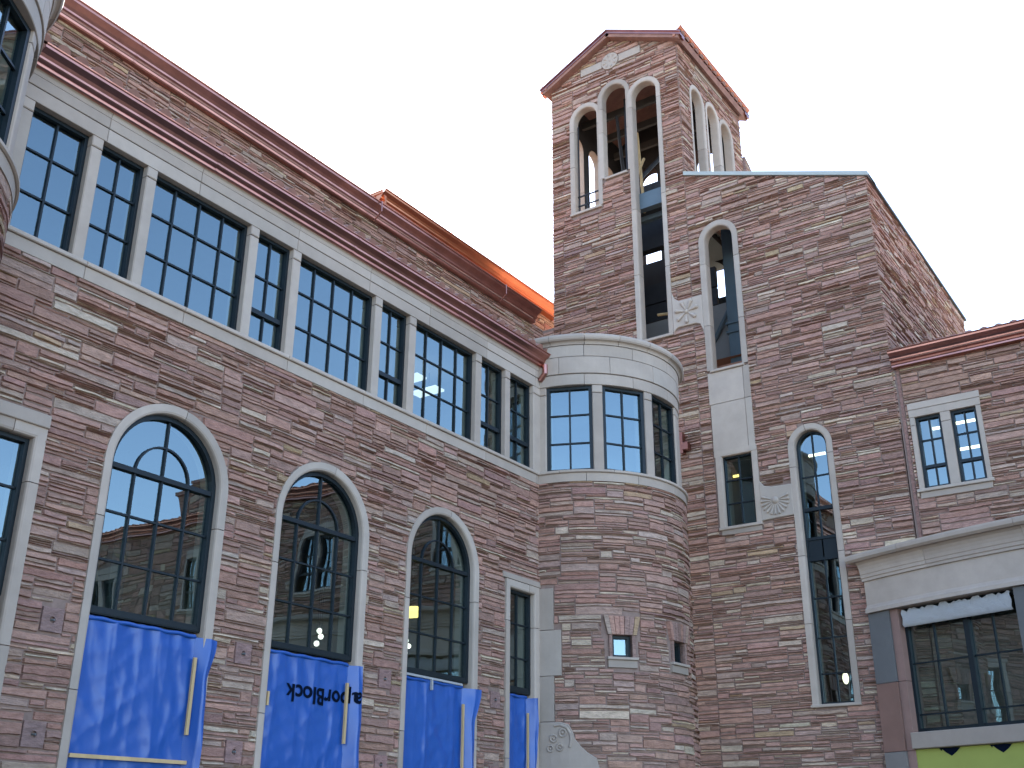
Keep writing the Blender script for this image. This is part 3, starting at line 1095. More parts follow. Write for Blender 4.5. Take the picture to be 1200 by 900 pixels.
lay_stones(w, MT, TR - 0.02, BR - 0.005, GRD, 12.86, holes, lambda u: top_front(max(u, TR + 0.001)), None, 0, 0.74)
front_poly = [(-11.95, GRD), (BR - 0.01, GRD), (BR - 0.01, 11.49), (TR, 12.85), (TR, EV), (TM, PK - 0.01), (TL, EV), (TL, 10.25), (-11.95, 10.25)]
fh = [arch_path(c, BH + 0.02, zs, zb) for c, zs, zb in BA] + [arch_path(DC, DH + 0.02, DZ, DB), rect_path(-7.90, -7.31, 5.29, 6.62), arch_path(FC, FH + 0.02, FZ, FB)]
sheet(w, MT, front_poly, fh, -0.014, mi=1)
sheet(w, MT, front_poly, fh, -0.165, mi=2)
# east side of the side block, raked
MS = plane_x(BR)
lay_stones(w, MS, YT + 0.0, 24.75, 6.5, 11.5, [], lambda u: 11.50 - 0.25 * (u - YT) / 6.75, None, 0, 0.74)
sheet(w, MS, [(YT, GRD), (24.8, GRD), (24.8, 11.2), (YT, 11.49)], [], -0.014, mi=1)
sheet(w, MS, [(YT + .3, GRD), (24.8, GRD), (24.8, 11.2), (YT + .3, 11.49)], [], -0.38, mi=1)
# tower sides
TB = 21.27
SA = [(18.85, 15.27), (19.64, 15.30), (20.36, 15.25)]
SH = 0.27
def side_top(u): return EV
for (Mx, zz) in ((plane_x(TR), 11.0), (plane_nx(TL), 8.5)):
    hs = [hole_arch(c, SH + 0.09, zs, 12.87) for c, zs in SA] + [hole_rect(18.9, 20.3, 16.20, 16.33)]
    lay_stones(w, Mx, YT + 0.0, TB, 12.3 if zz > 10 else zz, EV, hs, None, None, 0, 0.74)
    op = [(YT, zz + 1.2), (TB, zz + 1.2), (TB, EV), (YT, EV)]
    hh = [arch_path(c, SH + 0.02, zs, 12.97 if zz > 10 else 12.87) for c, zs in SA]
    sheet(w, Mx, op, hh, -0.014, mi=1)
    sheet(w, Mx, op, hh, -0.165, mi=2)
MBk = plane_py(TB)
bk = [(-10.63, 15.27, 12.87), (-9.875, 15.58, 12.87), (-9.12, 15.27, 12.87)]
hh = [arch_path(c, BH, zs, zb) for c, zs, zb in bk] + [arch_path(-9.15, 0.42, 12.0, 11.45)]
poly = [(TL, 8.0), (TR, 8.0), (TR, EV), (TM, PK), (TL, EV)]
sheet(w, MBk, poly, hh, 0.0, mi=1)
sheet(w, MBk, poly, hh, -0.36, mi=2)
# stone shoulder on the tower's rear corner
vs = []
for x in (-8.5, -8.19):
    vs += [(x, TB, 12.0), (x, TB + 0.75, 12.0), (x, TB + 0.62, 14.55), (x, TB + 0.3, 15.0), (x, TB, 15.15)]
w.add(vs, [(0, 1, 2, 3, 4), (5, 6, 7, 8, 9)] + [(i, (i + 1) % 5, 5 + (i + 1) % 5, 5 + i) for i in range(5)], (0.3, 0.19, 0.16), 0)
lay_stones(w, plane_x(-8.19), TB, TB + 0.75, 12.8, 15.1, [], lambda u: 15.15 - 0.9 * (u - TB))
w.build('wall', ['flagstone', 'mortar', 'dark_board'], tower)

# arch surrounds of the belfry
s_ = MB()
for k, (c, zs, zb) in enumerate(BA):
    pt = arch_path(c, BH, zs, zb, 24)
    L = path_len(pt)
    cuts = [zs - zb - 0.25, L - (zs - zb) + 0.25]
    if k == 2: cuts += [12.45 - zb, L - (12.62 - zb), 1.5, L - 1.5]
    else: cuts += [1.2, L - 1.1]
    # shared piers: step every other arch a few mm proud so faces never coincide
    surround(s_, MT, pt, 0.112, -0.17, 0.022 + 0.004 * k, cuts)
for (a, b_, z) in ((-11.05, -10.25, 12.87), (-10.15, -9.6, 13.5), (-9.55, -8.72, 9.38)):
    box(s_, MT, a, b_, z - 0.06, z - 0.002, -0.2, 0.045, None, lime(), 0, 0.008)
s_.build('belfry_surround', 'limestone', tower)
for Mx in (plane_x(TR), plane_nx(TL)):
    s_ = MB()
    for k, (c, zs) in enumerate(SA):
        pt = arch_path(c, SH, zs, 12.87, 20)
        L = path_len(pt)
        surround(s_, Mx, pt, 0.10, -0.17, 0.02 + 0.003 * k, [1.3, L - 1.3])
    box(s_, Mx, 18.9, 20.3, 16.205, 16.325, -0.05, 0.012, None, lime(), 0, 0.006)
    s_.build('side_surround', 'limestone', tower)


def rosette(mb, M, uc, zc, r, d, n_=8, col=None):
    col = col or lime(0.92)
    for i in range(n_):
        a = 2 * math.pi * i / n_ + 0.2
        p0 = M(uc + 0.22 * r * math.cos(a), zc + 0.22 * r * math.sin(a), d + 0.005)
        p1 = M(uc + 0.88 * r * math.cos(a), zc + 0.88 * r * math.sin(a), d + 0.012)
        tube(mb, p0, p1, 0.05 * r, 8, col, 0, 0.17 * r)
        ball(mb, p1, 0.17 * r, 8, 6, 1.0, col)
    ball(mb, M(uc, zc, d), 0.2 * r, 10, 6, 1.0, col)


s_ = MB()      # gable plaque
box(s_, MT, -10.715, -10.15, 16.455, 16.648, -0.05, 0.018, None, lime(1.0), 0, 0.006)
box(s_, MT, -9.71, -9.155, 16.455, 16.648, -0.05, 0.018, None, lime(1.0), 0, 0.006)
k = 24
vs = [MT(-9.93 + 0.215 * math.cos(2 * math.pi * i / k), 16.56 + 0.215 * math.sin(2 * math.pi * i / k), 0.028) for i in range(k)]
vs += [MT(-9.93 + 0.215 * math.cos(2 * math.pi * i / k), 16.56 + 0.215 * math.sin(2 * math.pi * i / k), -0.05) for i in range(k)]
s_.add(vs, [tuple(range(k))] + [(i, (i + 1) % k, k + (i + 1) % k, k + i) for i in range(k)], lime())
rosette(s_, MT, -9.93, 16.56, 0.18, 0.006, 8, lime(1.05))
s_.build('gable_plaque', 'limestone', tower)

# the tall arched opening, its panel and the square window below it
s_ = MB()
pt = arch_path(DC, DH, DZ, DB, 26)
L = path_len(pt)
surround(s_, MT, pt, 0.125, -0.17, 0.026, [0.95, 2.3, L - 0.95, L - 2.3])
box(s_, MT, -7.985, -7.30, 8.318, 8.368, -0.20, 0.06, None, lime(1.05), 0, 0.008)
for (za, zb, u0) in ((7.675, 8.312, -8.055), (6.625, 7.666, -8.035)):
    box(s_, MT, u0, -7.345, za, zb, -0.2, 0.020, None, lime(1.0), 0, 0.004)
    box(s_, MT, -7.337, -7.215, za, zb, -0.2, 0.028, None, lime(1.0), 0, 0.004)
s_.build('arch_surround', 'limestone', tower)
wob = window(tower, MT, rect_path(-7.895, -7.315, 5.295, 6.615), verts=[(-7.605, 5.3, 6.61)], horis=[(5.295 + 1.32 * 0.33, -7.895, -7.315), (5.295 + 1.32 * 0.66, -7.895, -7.315)], fwid=0.03, dg=-0.10, mw=0.022)
s_ = MB()
surround(s_, MT, rect_path(-7.89, -7.32, 5.29, 6.617), 0.12, -0.38, 0.022, [])
box(s_, MT, -8.02, -7.20, 5.235, 5.288, -0.38, 0.055, None, lime(1.05), 0, 0.008)
box(s_, MT, -7.98, -7.22, 5.14, 5.232, -0.06, 0.024, None, lime(0.85), 0, 0.004)
s_.build('surround', 'limestone', wob)

# the long arched stair window
wob = window(tower, MT, arch_path(FC, FH - 0.003, FZ, FB), verts=[(FC, FB, FZ + FH - 0.02)],
             horis=[(5.99, FC - FH, FC + FH), (3.86, FC - FH, FC + FH), (3.2, FC - FH, FC + FH), (2.62, FC - FH, FC + FH)],
             heavy=[(5.40, FC - FH, FC + FH, 0.06), (4.88, FC - FH, FC + FH, 0.05), (4.52, FC - FH, FC + FH, 0.05)], fwid=0.035, dg=-0.14, mw=0.022)
sp = MB()
box(sp, MT, FC - FH + 0.02, FC + FH - 0.02, 4.53, 4.87, -0.16, -0.118)
sp.build('spandrel', 'frame_metal', wob)
s_ = MB()
pt = arch_path(FC, FH, FZ, FB, 26)
L = path_len(pt)
surround(s_, MT, pt, 0.115, -0.38, 0.026, [1.3, 2.45, FZ - FB - 0.35, L / 2 - 0.05, L - (FZ - FB) + 0.2, L - 2.45, L - 1.3])
box(s_, MT, FC - FH - 0.14, FC + FH + 0.12, FB - 0.05, FB - 0.002, -0.3, 0.05, None, lime(1.05), 0, 0.008)
s_.build('surround', 'limestone', wob)

# carved panels between the openings
def carved(M, pts, d=0.034):
    mb = MB()
    k = len(pts)
    c = lime(0.95)
    vs = [M(u, z, -0.05) for u, z in pts] + [M(u, z, d - 0.01) for u, z in pts]
    ins = offset_path(pts, -0.012, True)
    vs += [M(u, z, d) for u, z in ins]
    fs = [(i, (i + 1) % k, k + (i + 1) % k, k + i) for i in range(k)] + [(k + i, k + (i + 1) % k, 2 * k + (i + 1) % k, 2 * k + i) for i in range(k)]
    mb.add(vs, fs, c)
    sheet(mb, M, ins, [], d, c)
    return mb, c
# clockwise outlines so that the left of travel points outward
p1 = [(-8.71, 9.35), (-8.71, 10.24), (-8.66, 10.10), (-8.56, 10.02), (-8.06, 10.02), (-8.06, 9.15), (-8.075, 9.25), (-8.13, 9.40), (-8.22, 9.44), (-8.60, 9.45), (-8.66, 9.42)]
mb, c = carved(MT, p1)
rosette(mb, MT, -8.40, 9.74, 0.25, 0.036, 7, c)
mb.build('carved_panel', 'limestone', tower)
p2 = [(-7.205, 5.30), (-7.205, 6.04), (-7.12, 5.93), (-6.98, 5.89), (-6.61, 5.88), (-6.61, 5.32)]
mb, c = carved(MT, p2)
for i in range(13):      # sunburst of ribs
    a = R(-200 + 18 * i)
    p0 = MT(-6.93 + 0.085 * math.cos(a), 5.63 + 0.085 * math.sin(a), 0.036)
    p_1 = MT(-6.93 + 0.245 * math.cos(a), 5.63 + 0.245 * math.sin(a), 0.044)
    tube(mb, p0, p_1, 0.009, 8, c, 0, 0.024)
    ball(mb, p_1, 0.024, 8, 6, 1.0, c)
ball(mb, MT(-6.93, 5.63, 0.01), 0.07, 12, 8, 1.0, c)
mb.build('carved_panel', 'limestone', tower)

# coping of the sloping block
s_ = MB()
vs = []
for (u, z) in ((TR - 0.02, 12.862), (BR + 0.05, 11.485)):
    for dz, y in ((0.0, YT - 0.05), (0.085, YT - 0.05), (0.085, YT + 0.45), (0.0, YT + 0.45)):
        vs.append((u, y, z + dz))
s_.add(vs, [(0, 1, 2, 3), (4, 5, 6, 7)] + [(i, (i + 1) % 4, 4 + (i + 1) % 4, 4 + i) for i in range(4)])
s_.build('coping', 'coping', tower)
s_ = MB()
vs = []
for (y, z) in ((YT + 0.0, 11.495), (24.85, 11.25)):
    for dz, x in ((0.0, BR + 0.05), (0.055, BR + 0.05), (0.055, BR - 0.4), (0.0, BR - 0.4)):
        vs.append((x, y, z + dz))
s_.add(vs, [(0, 1, 2, 3), (4, 5, 6, 7)] + [(i, (i + 1) % 4, 4 + (i + 1) % 4, 4 + i) for i in range(4)])
s_.build('side_coping', 'dark_coping', tower)
# shed roof over the block with ribbed metal deck underneath
s_ = MB()
k = 60
prev = None
vs = []
for i in range(k + 1):
    y = YT + 0.4 + (24.4 - YT - 0.4) * i / k
    dz = 0.0 if i % 2 else 0.07
    vs += [(TR + 0.0, y, 12.62 + dz), (BR - 0.4, y, 11.32 + dz)]
s_.add(vs, [(2 * i, 2 * i + 2, 2 * i + 3, 2 * i + 1) for i in range(k)], (0.3, 0.3, 0.3))
s_.add([(TR - 0.1, YT + 0.3, 12.80), (BR - 0.3, YT + 0.3, 11.46), (BR - 0.3, 24.7, 11.3), (TR - 0.1, 24.7, 12.66)], [(0, 1, 2, 3)], (0.3, 0.3, 0.3))
for i in range(26):      # ribbed deck under the belfry
    y = 19.3 + i * 0.08
    dz = 0.0 if i % 2 else 0.05
    y2 = y + 0.08
    s_.add([(-9.3, y, 12.35 + dz), (TR + 0.3, y, 12.35 + dz), (TR + 0.3, y2, 12.35 + 0.05 - dz), (-9.3, y2, 12.35 + 0.05 - dz)], [(0, 1, 2, 3)])
s_.build('block_roof', 'coping', tower)

# belfry roof
rf_ = MB()
for sgn in (-1, 1):
    sl = (PK - EV) / ((TR - TL) / 2)
    Ls = math.hypot(1, sl)
    def P(u, s, h, sgn=sgn, sl=sl, Ls=Ls):
        x = TM + sgn * ((TR - TL) / 2 + 0.12 - s / Ls) + sgn * h * sl / Ls
        z = PK - sl * ((TR - TL) / 2 + 0.12 - s / Ls) + 0.04 + h / Ls
        return (x, u, z)
    tile_roof(rf_, P, YT - 0.18, TB + 0.22, ((TR - TL) / 2 + 0.12) * Ls, 0.235, 5)
brf = rf_.build('belfry_roof', 'clay_tile', tower)
sl = (PK - EV) / ((TR - TL) / 2)
for yb, yf in ((YT + 0.02, YT - 0.20), (TB + 0.22, TB - 0.02)):
    g_ = MB()
    for sgn in (-1, 1):
        # copper rake: a fascia with two steps following the slope
        for (w0, h0, h1) in ((0.0, -0.01, 0.10), (0.025, 0.055, 0.09), (-0.09, -0.045, -0.012)):
            vs = []
            for a in (0.0, (TR - TL) / 2 + 0.19):
                x = TM + sgn * a; z = PK - sl * a
                vs += [(x, yf - w0, z + h0), (x, yf - w0, z + h1), (x, yb, z + h1), (x, yb, z + h0)]
            g_.add(vs, [(0, 1, 2, 3), (4, 5, 6, 7)] + [(i, (i + 1) % 4, 4 + (i + 1) % 4, 4 + i) for i in range(4)])
    g_.build('rake_trim', 'copper', brf)
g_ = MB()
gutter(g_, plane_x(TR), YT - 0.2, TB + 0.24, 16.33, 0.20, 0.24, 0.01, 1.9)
g_.build('gutter', 'sunglow_copper', brf)  # tower gutters carry the sun's glow in their colour
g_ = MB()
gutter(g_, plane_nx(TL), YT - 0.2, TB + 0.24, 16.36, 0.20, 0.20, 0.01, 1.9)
g_.build('gutter', 'sunglow_copper', brf)
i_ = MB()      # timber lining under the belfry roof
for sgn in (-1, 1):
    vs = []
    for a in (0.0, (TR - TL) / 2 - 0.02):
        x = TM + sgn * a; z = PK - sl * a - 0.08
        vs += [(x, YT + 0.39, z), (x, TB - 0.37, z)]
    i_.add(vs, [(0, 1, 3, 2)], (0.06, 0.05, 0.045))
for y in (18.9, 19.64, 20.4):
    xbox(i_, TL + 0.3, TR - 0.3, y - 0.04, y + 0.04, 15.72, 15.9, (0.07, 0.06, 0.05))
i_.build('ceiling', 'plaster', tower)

# steelwork seen through the unglazed openings
st = MB()
xbox(st, -9.45, -8.5, YT + 0.14, YT + 0.30, 12.52, 12.90)
xbox(st, -11.1, -8.6, YT + 0.5, YT + 0.62, 12.45, 12.56)
xbox(st, -7.99, -7.76, 19.0, 19.25, GRD, 12.3)
for z in (9.55, 9.75):
    xbox(st, -8.03, -7.72, 18.97, 19.28, z, z + 0.05)
tube(st, (-8.9, 19.6, 9.2), (-7.9, 19.2, 10.4), 0.05)
tube(st, (-8.4, 20.2, 10.1), (-7.6, 19.4, 11.9), 0.06)
xbox(st, -9.8, -7.0, 20.7, 20.9, 10.75, 11.15)
st.build('steel_frame', 'steel', tower)
st = MB()      # guard rails in the left arch
for z in (13.08, 13.32):
    xbox(st, -10.93, -10.33, YT + 0.10, YT + 0.125, z, z + 0.03)
xbox(st, -10.90, -10.875, YT + 0.10, YT + 0.125, 12.88, 15.2)
xbox(st, -10.70, -10.68, YT + 0.10, YT + 0.124, 12.88, 13.34)
st.build('guard_rail', 'dark_steel', tower)
st = MB()
xbox(st, -10.9, -8.4, 19.2, 19.4, 12.16, 12.92)
xbox(st, -10.9, -8.4, 19.5, 19.6, 10.55, 10.95)
xbox(st, -10.9, -8.4, 19.5, 19.6, 10.98, 11.45)
tube(st, (-11.0, 18.9, 13.0), (-9.0, 20.6, 16.2), 0.05)
tube(st, (-10.9, 20.6, 12.9), (-10.2, 18.7, 15.6), 0.04)
xbox(st, -10.35, -9.1, 19.3, 19.5, 13.2, 13.9)
xbox(st, -9.95, -9.85, 18.6, 18.7, 12.6, 15.9)
st.build('beam', 'dark_steel', tower)
st = MB()
tube(st, (-9.75, 19.0, 13.0), (-9.95, 19.2, 15.3), 0.035)
st.build('timber_brace', 'wood', tower)
st = MB()
tube(st, (-10.2, 18.7, 12.9), (-9.7, 19.0, 14.4), 0.03)
st.build('timber_brace', 'wood', tower)
st = MB()
tube(st, (-9.5, 18.9, 10.35), (-8.5, 18.9, 10.2), 0.03)
st.build('timber_brace', 'wood', tower)
st = MB()
tube(st, (-9.35, 19.2, 10.1), (-8.6, 18.95, 9.5), 0.045)
st.build('timber_brace', 'wood', tower)
i_ = MB()
i_.add([(-11.2, 19.45, 8.0), (-8.0, 19.45, 8.0), (-8.0, 19.45, 10.5), (-11.2, 19.45, 10.5)], [(0, 1, 2, 3)], (0.22, 0.21, 0.20))
for x in (-9.3, -9.05, -8.8):
    xbox(i_, x, x + 0.02, 19.40, 19.449, 8.0, 10.5, (0.1, 0.1, 0.1))
i_.add([(-8.2, 21.0, 8.0), (BR - 0.4, 21.0, 8.0), (BR - 0.4, 21.0, 10.0), (-8.2, 21.0, 10.0)], [(0, 1, 2, 3)], (0.2, 0.19, 0.17))
i_.add([(-8.6, 18.9, 9.0), (-7.0, 18.9, 9.0), (-7.0, 19.3, 9.0), (-8.6, 19.3, 9.0)], [(0, 1, 2, 3)], (0.25, 0.12, 0.08))
xbox(i_, -8.3, -7.0, 18.62, 18.8, 8.25, 8.72, (0.30, 0.14, 0.09))
room(i_, -8.6, BR - 0.4, YT + 0.385, 23.5, GRD + 0.05, 4.68, '-y', PW, PD, PD)
room(i_, -8.6, BR - 0.4, YT + 0.385, 23.5, 4.74, 7.6, '-y', (0.16, 0.15, 0.11), PD, (0.16, 0.15, 0.12))
i_.build('inner_room', 'plaster', tower)

# ================================================================== right wing
wing = thing('stone_wing', 'lower flagstone wing with a paired window under a copper gutter, right of the tower', 'building', (2.0, 20.5, GRD), None, EYE_SCALE)
WX1 = 13.0
MW = plane_y(YT + 0.0)
PAIRS = [-4.385, -0.35, 3.7, 7.75]
GT = 7.62
w = MB()
holes = [hole_rect(u - 0.075, u + 1.045, 5.38, 6.89) for u in PAIRS] + [hole_rect(-5.5, 9.0, GRD - 1, 4.42)]
holes = [hole_rect(u - 0.075, u + 1.045, 5.30, 6.89) for u in PAIRS]
lay_stones(w, MW, BR + 0.105, 3.0, 3.6, GT, holes, None, None, 0, 0.76)
lay_stones(w, MW, 3.0, WX1, GRD, GT, holes, None, None, 0, 2.0)
lay_stones(w, MW, BR + 0.105, -4.3, GRD, 3.6, [])
sheet(w, MW, [(BR + 0.01, GRD), (WX1, GRD), (WX1, GT + 0.1), (BR + 0.01, GT + 0.1)],
      [rect_path(u0, u1, 5.41, 6.65) for u in PAIRS for u0, u1 in ((u - 0.01, u + 0.425), (u + 0.56, u + 0.985))], -0.014, mi=1)
box(w, MW, BR + 0.05, BR + 0.098, 3.6, GT, -0.03, 0.004, None, (0.27, 0.15, 0.12), 0)
w.build('wall', ['flagstone', 'mortar'], wing)
for u in PAIRS:
    wo = []
    for u0, u1 in ((u, u + 0.415), (u + 0.57, u + 0.98)):
        um = (u0 + u1) / 2
        wo.append(window(wing, MW, rect_path(u0, u1, 5.40, 6.645), verts=[(um, 5.42, 6.63)], horis=[(6.24, u0, u1)], heavy=[(5.78, u0, u1, 0.05)], fwid=0.045, dg=-0.09, mw=0.026))
    s_ = MB()
    box(s_, MW, u - 0.08, u, 5.40, 6.50, -0.30, 0.022, None, lime(), 0, 0.006)
    box(s_, MW, u - 0.08, u, 6.505, 6.645, -0.30, 0.022, None, lime(), 0, 0.006)
    box(s_, MW, u + 0.415, u + 0.57, 5.40, 6.48, -0.30, 0.022, None, lime(), 0, 0.010)
    box(s_, MW, u + 0.415, u + 0.57, 6.486, 6.645, -0.30, 0.022, None, lime(), 0, 0.006)
    box(s_, MW, u + 0.98, u + 1.055, 5.40, 6.645, -0.30, 0.022, None, lime(), 0, 0.006)
    box(s_, MW, u - 0.085, u + 1.06, 6.648, 6.775, -0.30, 0.024, None, lime(), 0, 0.005)
    box(s_, MW, u - 0.09, u + 1.065, 6.78, 6.895, -0.1, 0.03, None, lime(), 0, 0.005)
    box(s_, MW, u - 0.11, u + 1.085, 5.345, 5.398, -0.30, 0.06, None, lime(1.05), 0, 0.008)
    box(s_, MW, u - 0.07, u + 1.045, 5.24 if u < -4 else 5.30, 5.342, -0.1, 0.024, None, lime(0.88), 0, 0.005)
    s_.build('surround', 'limestone', wo[0])
g_ = MB()
gutter(g_, MW, BR + 0.02, WX1, GT - 0.02, 0.25, 0.22, 0.06, 3.0)
box(g_, MW, BR + 0.02, WX1, GT - 0.05, GT - 0.022, -0.02, 0.12)
g_.build('gutter', 'copper', wing)
r_ = MB()
tile_roof(r_, lambda u, s, h: (u, YT - 0.16 + s * 0.95 - h * 0.31, GT + 0.17 + s * 0.31 + h * 0.95), BR + 0.06, WX1, 5.2, 0.235, 10)
rf = r_.build('roof', 'clay_tile', wing)
for (x, y, a, h) in ((7.75, 20.3, 0.30, 0.55), (6.85, 20.4, 0.48, 0.80)):
    ch = MB()
    z0_ = GT + 0.3
    for (Mx, u0, u1) in ((plane_y(y - a), x - a, x + a), (plane_nx(x - a), y - a, y + a), (plane_x(x + a), y - a, y + a)):
        lay_stones(ch, Mx, u0, u1, z0_, z0_ + 1.0 + h, [], None, None, 0, 1.6)
    xbox(ch, x - a + 0.01, x + a - 0.01, y - a + 0.01, y + a - 0.01, z0_, z0_ + 1.0 + h, (0.2, 0.13, 0.12))
    xbox(ch, x - a - 0.07, x + a + 0.07, y - a - 0.07, y + a + 0.07, z0_ + 1.0 + h + 0.002, z0_ + 1.12 + h, (0.35, 0.2, 0.16))
    vs = [(x - a * .8, y - a * .8, z0_ + 1.122 + h), (x + a * .8, y - a * .8, z0_ + 1.122 + h), (x + a * .8, y + a * .8, z0_ + 1.122 + h), (x - a * .8, y + a * .8, z0_ + 1.122 + h), (x, y, z0_ + 1.5 + h)]
    ch.add(vs, [(0, 1, 4), (1, 2, 4), (2, 3, 4), (3, 0, 4)], (0.3, 0.15, 0.1))
    ch.build('chimney', 'flagstone', rf)
i_ = MB()
room(i_, BR + 0.05, WX1, YT + 0.31, 23.0, 4.74, 7.55, '-y', PL, PD, PL)
room(i_, BR - 0.3, WX1, YT + 0.31, 23.0, GRD + 0.05, 4.68, '-y', PL, PD, PL) if False else None
i_.build('inner_room', 'plaster', wing)

# ================================================================== bowed entrance bay
BCX, BCY, BRD = 0.30, 30.40, 13.80
MBW = cyl(BCX, BCY, BRD)
bu = lambda x: BRD * math.asin((x - BCX) / BRD)
bay = thing('entrance_bay', 'bow-fronted entrance bay with a limestone entablature over red and grey stone piers', 'building', (0.3, 17.5, GRD), None, EYE_SCALE)
UL, UR = bu(-5.52), bu(6.12)
PIERS = [(-5.52, -5.00)]
x = -3.14
WINS = []
xs_ = [(-5.00, -3.14)]
px_ = -3.14
while px_ < 5.0:
    PIERS.append((px_, px_ + 0.5)); xs_.append((px_ + 0.5, min(px_ + 2.36, 5.6))); px_ += 2.36
e_ = MB()
def ring(mb, prof, ua, ub, cuts=()):
    bnd = [ua] + [c for c in cuts if ua < c < ub] + [ub]
    for a, b_ in zip(bnd, bnd[1:]):
        us = usteps(a + 0.003, b_ - 0.003, 0.3)
        k = len(prof)
        vs = [MBW(u, z, d) for u in us for d, z in prof]
        c = lime(1.02)
        mb.add(vs, [(i * k + j, (i + 1) * k + j, (i + 1) * k + j + 1, i * k + j + 1) for i in range(len(us) - 1) for j in range(k - 1)], c)
        mb.add(vs[:k], [tuple(range(k))], c); mb.add(vs[-k:], [tuple(range(k))], c)
cj = [UL + 1.25 + 1.6 * k for k in range(9)]
cj2 = [UL + 0.9 + 1.9 * k for k in range(9)]
ring(e_, [(-0.3, 3.47), (0.05, 3.47), (0.05, 3.53), (0.035, 3.545), (0.02, 3.56), (0.0, 3.60), (0.0, 3.985), (-0.3, 3.985)], UL, UR, [cj2[0] + 2.2, cj2[0] + 5])
ring(e_, [(-0.3, 3.988), (0.03, 3.988), (0.03, 4.03), (0.045, 4.04), (0.045, 4.09), (0.055, 4.10), (0.06, 4.15), (0.075, 4.20), (0.10, 4.25), (0.14, 4.28), (0.15, 4.285), (-0.3, 4.285)], UL - 0.02, UR + 0.02, cj)
ring(e_, [(-0.3, 4.288), (0.20, 4.288), (0.20, 4.29), (0.235, 4.32), (0.24, 4.37), (0.235, 4.40), (0.20, 4.41), (-0.1, 4.445), (-1.5, 4.50)], UL - 0.15, UR + 0.15, cj2)
e_.build('entablature', 'limestone', bay)
for i, (a, b_) in enumerate(PIERS):
    p_ = MB()
    ua, ub = bu(a), bu(b_)
    zz = [(GRD, -0.35, (0.19, 0.165, 0.145)), (-0.344, 0.62, (0.21, 0.115, 0.088)), (0.626, 1.34, (0.185, 0.16, 0.14)), (1.346, 2.36, (0.20, 0.11, 0.083)), (2.366, 3.462, (0.125, 0.118, 0.112))]
    for z0_, z1_, c in zz:
        if i == 0:
            box(p_, MBW, ua, ub - 0.155, z0_, z1_, -0.5, 0.0, 0.3, c, 0, 0.004)
            box(p_, MBW, ub - 0.15, ub, z0_, z1_, -0.5, -0.03, 0.3, (0.25, 0.15, 0.12) if z1_ > 0.7 else c, 0, 0.004)
        else:
            box(p_, MBW, ua, ub, z0_, z1_, -0.5, 0.0, 0.3, c, 0, 0.004)
    p_.build('pier', 'limestone', bay)
YO = []
for (a, b_) in xs_:
    b_sill = MB()
    yb = MB()
    ua, ub = bu(a), bu(b_)
    uc = (ua + ub) / 2
    th = math.degrees(uc / BRD)
    hw = (ub - ua) / 2
    Mw = chord(BCX, BCY, BRD - 0.02, th)
    window(bay, Mw, rect_path(-hw, hw, 1.60, 3.46), verts=[(-hw / 2, 1.6, 3.4), (hw / 2, 1.6, 3.4)], horis=[(2.62, -hw, hw), (1.86, -hw, hw)], heavy=[], fwid=0.06, dg=-0.22, mw=0.022)
    mm = MB()
    beam(mm, Mw, (0.08, 1.6), (0.08, 3.42), 0.085, -0.25, -0.16)
    mm.build('mullion', 'frame_metal', bay)
    box(b_sill, Mw, -hw - 0.005, hw + 0.005, 1.36, 1.595, -0.4, 0.02, None, lime(0.78), 0, 0.01)
    box(yb, Mw, -hw - 0.003, hw + 0.003, GRD, 1.355, -0.3, -0.06)
    b_sill.build('sill', 'limestone', bay)
    YO.append(yb.build('sheathing_board', 'sheathing', bay))
yo = YO[0]
i_ = MB()
room(i_, -5.40, 6.0, 18.03, 23.0, GRD + 0.05, 4.2, '-y', (0.12, 0.11, 0.09), PD, (0.12, 0.11, 0.09))
for k in range(12):      # low partition panels seen behind the panes
    xbox(i_, -5.0 + k * 0.42, -4.68 + k * 0.42, 18.30, 18.33, 1.35, 2.05, (0.42, 0.52, 0.52))
i_.build('inner_room', 'plaster', bay)
# printed triangles at the top of the yellow board
ua, ub = bu(-5.00), bu(-3.14)
Mw = chord(BCX, BCY, BRD - 0.02, math.degrees((ua + ub) / 2 / BRD))
for cu in (-0.39, 0.42):
    tri = MB()
    tri.add([Mw(cu - 0.16, 1.352, -0.056), Mw(cu + 0.16, 1.352, -0.056), Mw(cu + 0.09, 1.29, -0.056), Mw(cu, 1.235, -0.056), Mw(cu - 0.09, 1.29, -0.056)], [(0, 1, 2, 3, 4)])
    tri.add([Mw(cu - 0.19, 1.352, -0.0558), Mw(cu - 0.16, 1.31, -0.0558), Mw(cu - 0.13, 1.352, -0.0558)], [(0, 1, 2)])
    tri.build('printed_mark', 'ink', yo)

# white plastic wrap rolled under the head of the bay window
pw_ = MB()
hw = (ub - ua) / 2
k = 40
vs = []
for i in range(k + 1):
    u = -hw + 0.07 + (2 * hw - 0.14) * i / k
    a = 0.018 * math.sin(u * 17) + 0.012 * math.sin(u * 41 + 1)
    vs += [Mw(u, 3.455 - abs(a) * 2.2, -0.06), Mw(u, 3.37 + a, -0.035 + a), Mw(u, 3.30, -0.055 - a * 0.6), Mw(u, 3.20 + 0.3 * a, -0.04 + a * 0.3), Mw(u, 3.165, -0.07)]
pw_.add(vs, [(5 * i + j, 5 * i + 5 + j, 5 * i + 6 + j, 5 * i + 1 + j) for i in range(k) for j in range(4)], (1, 1, 1), 0, True)
solo(pw_, 'plastic_wrap', 'plastic_wrap', 'crumpled white plastic wrap across the head of the bow window at lower right', 'plastic sheet', None, EYE_SCALE)

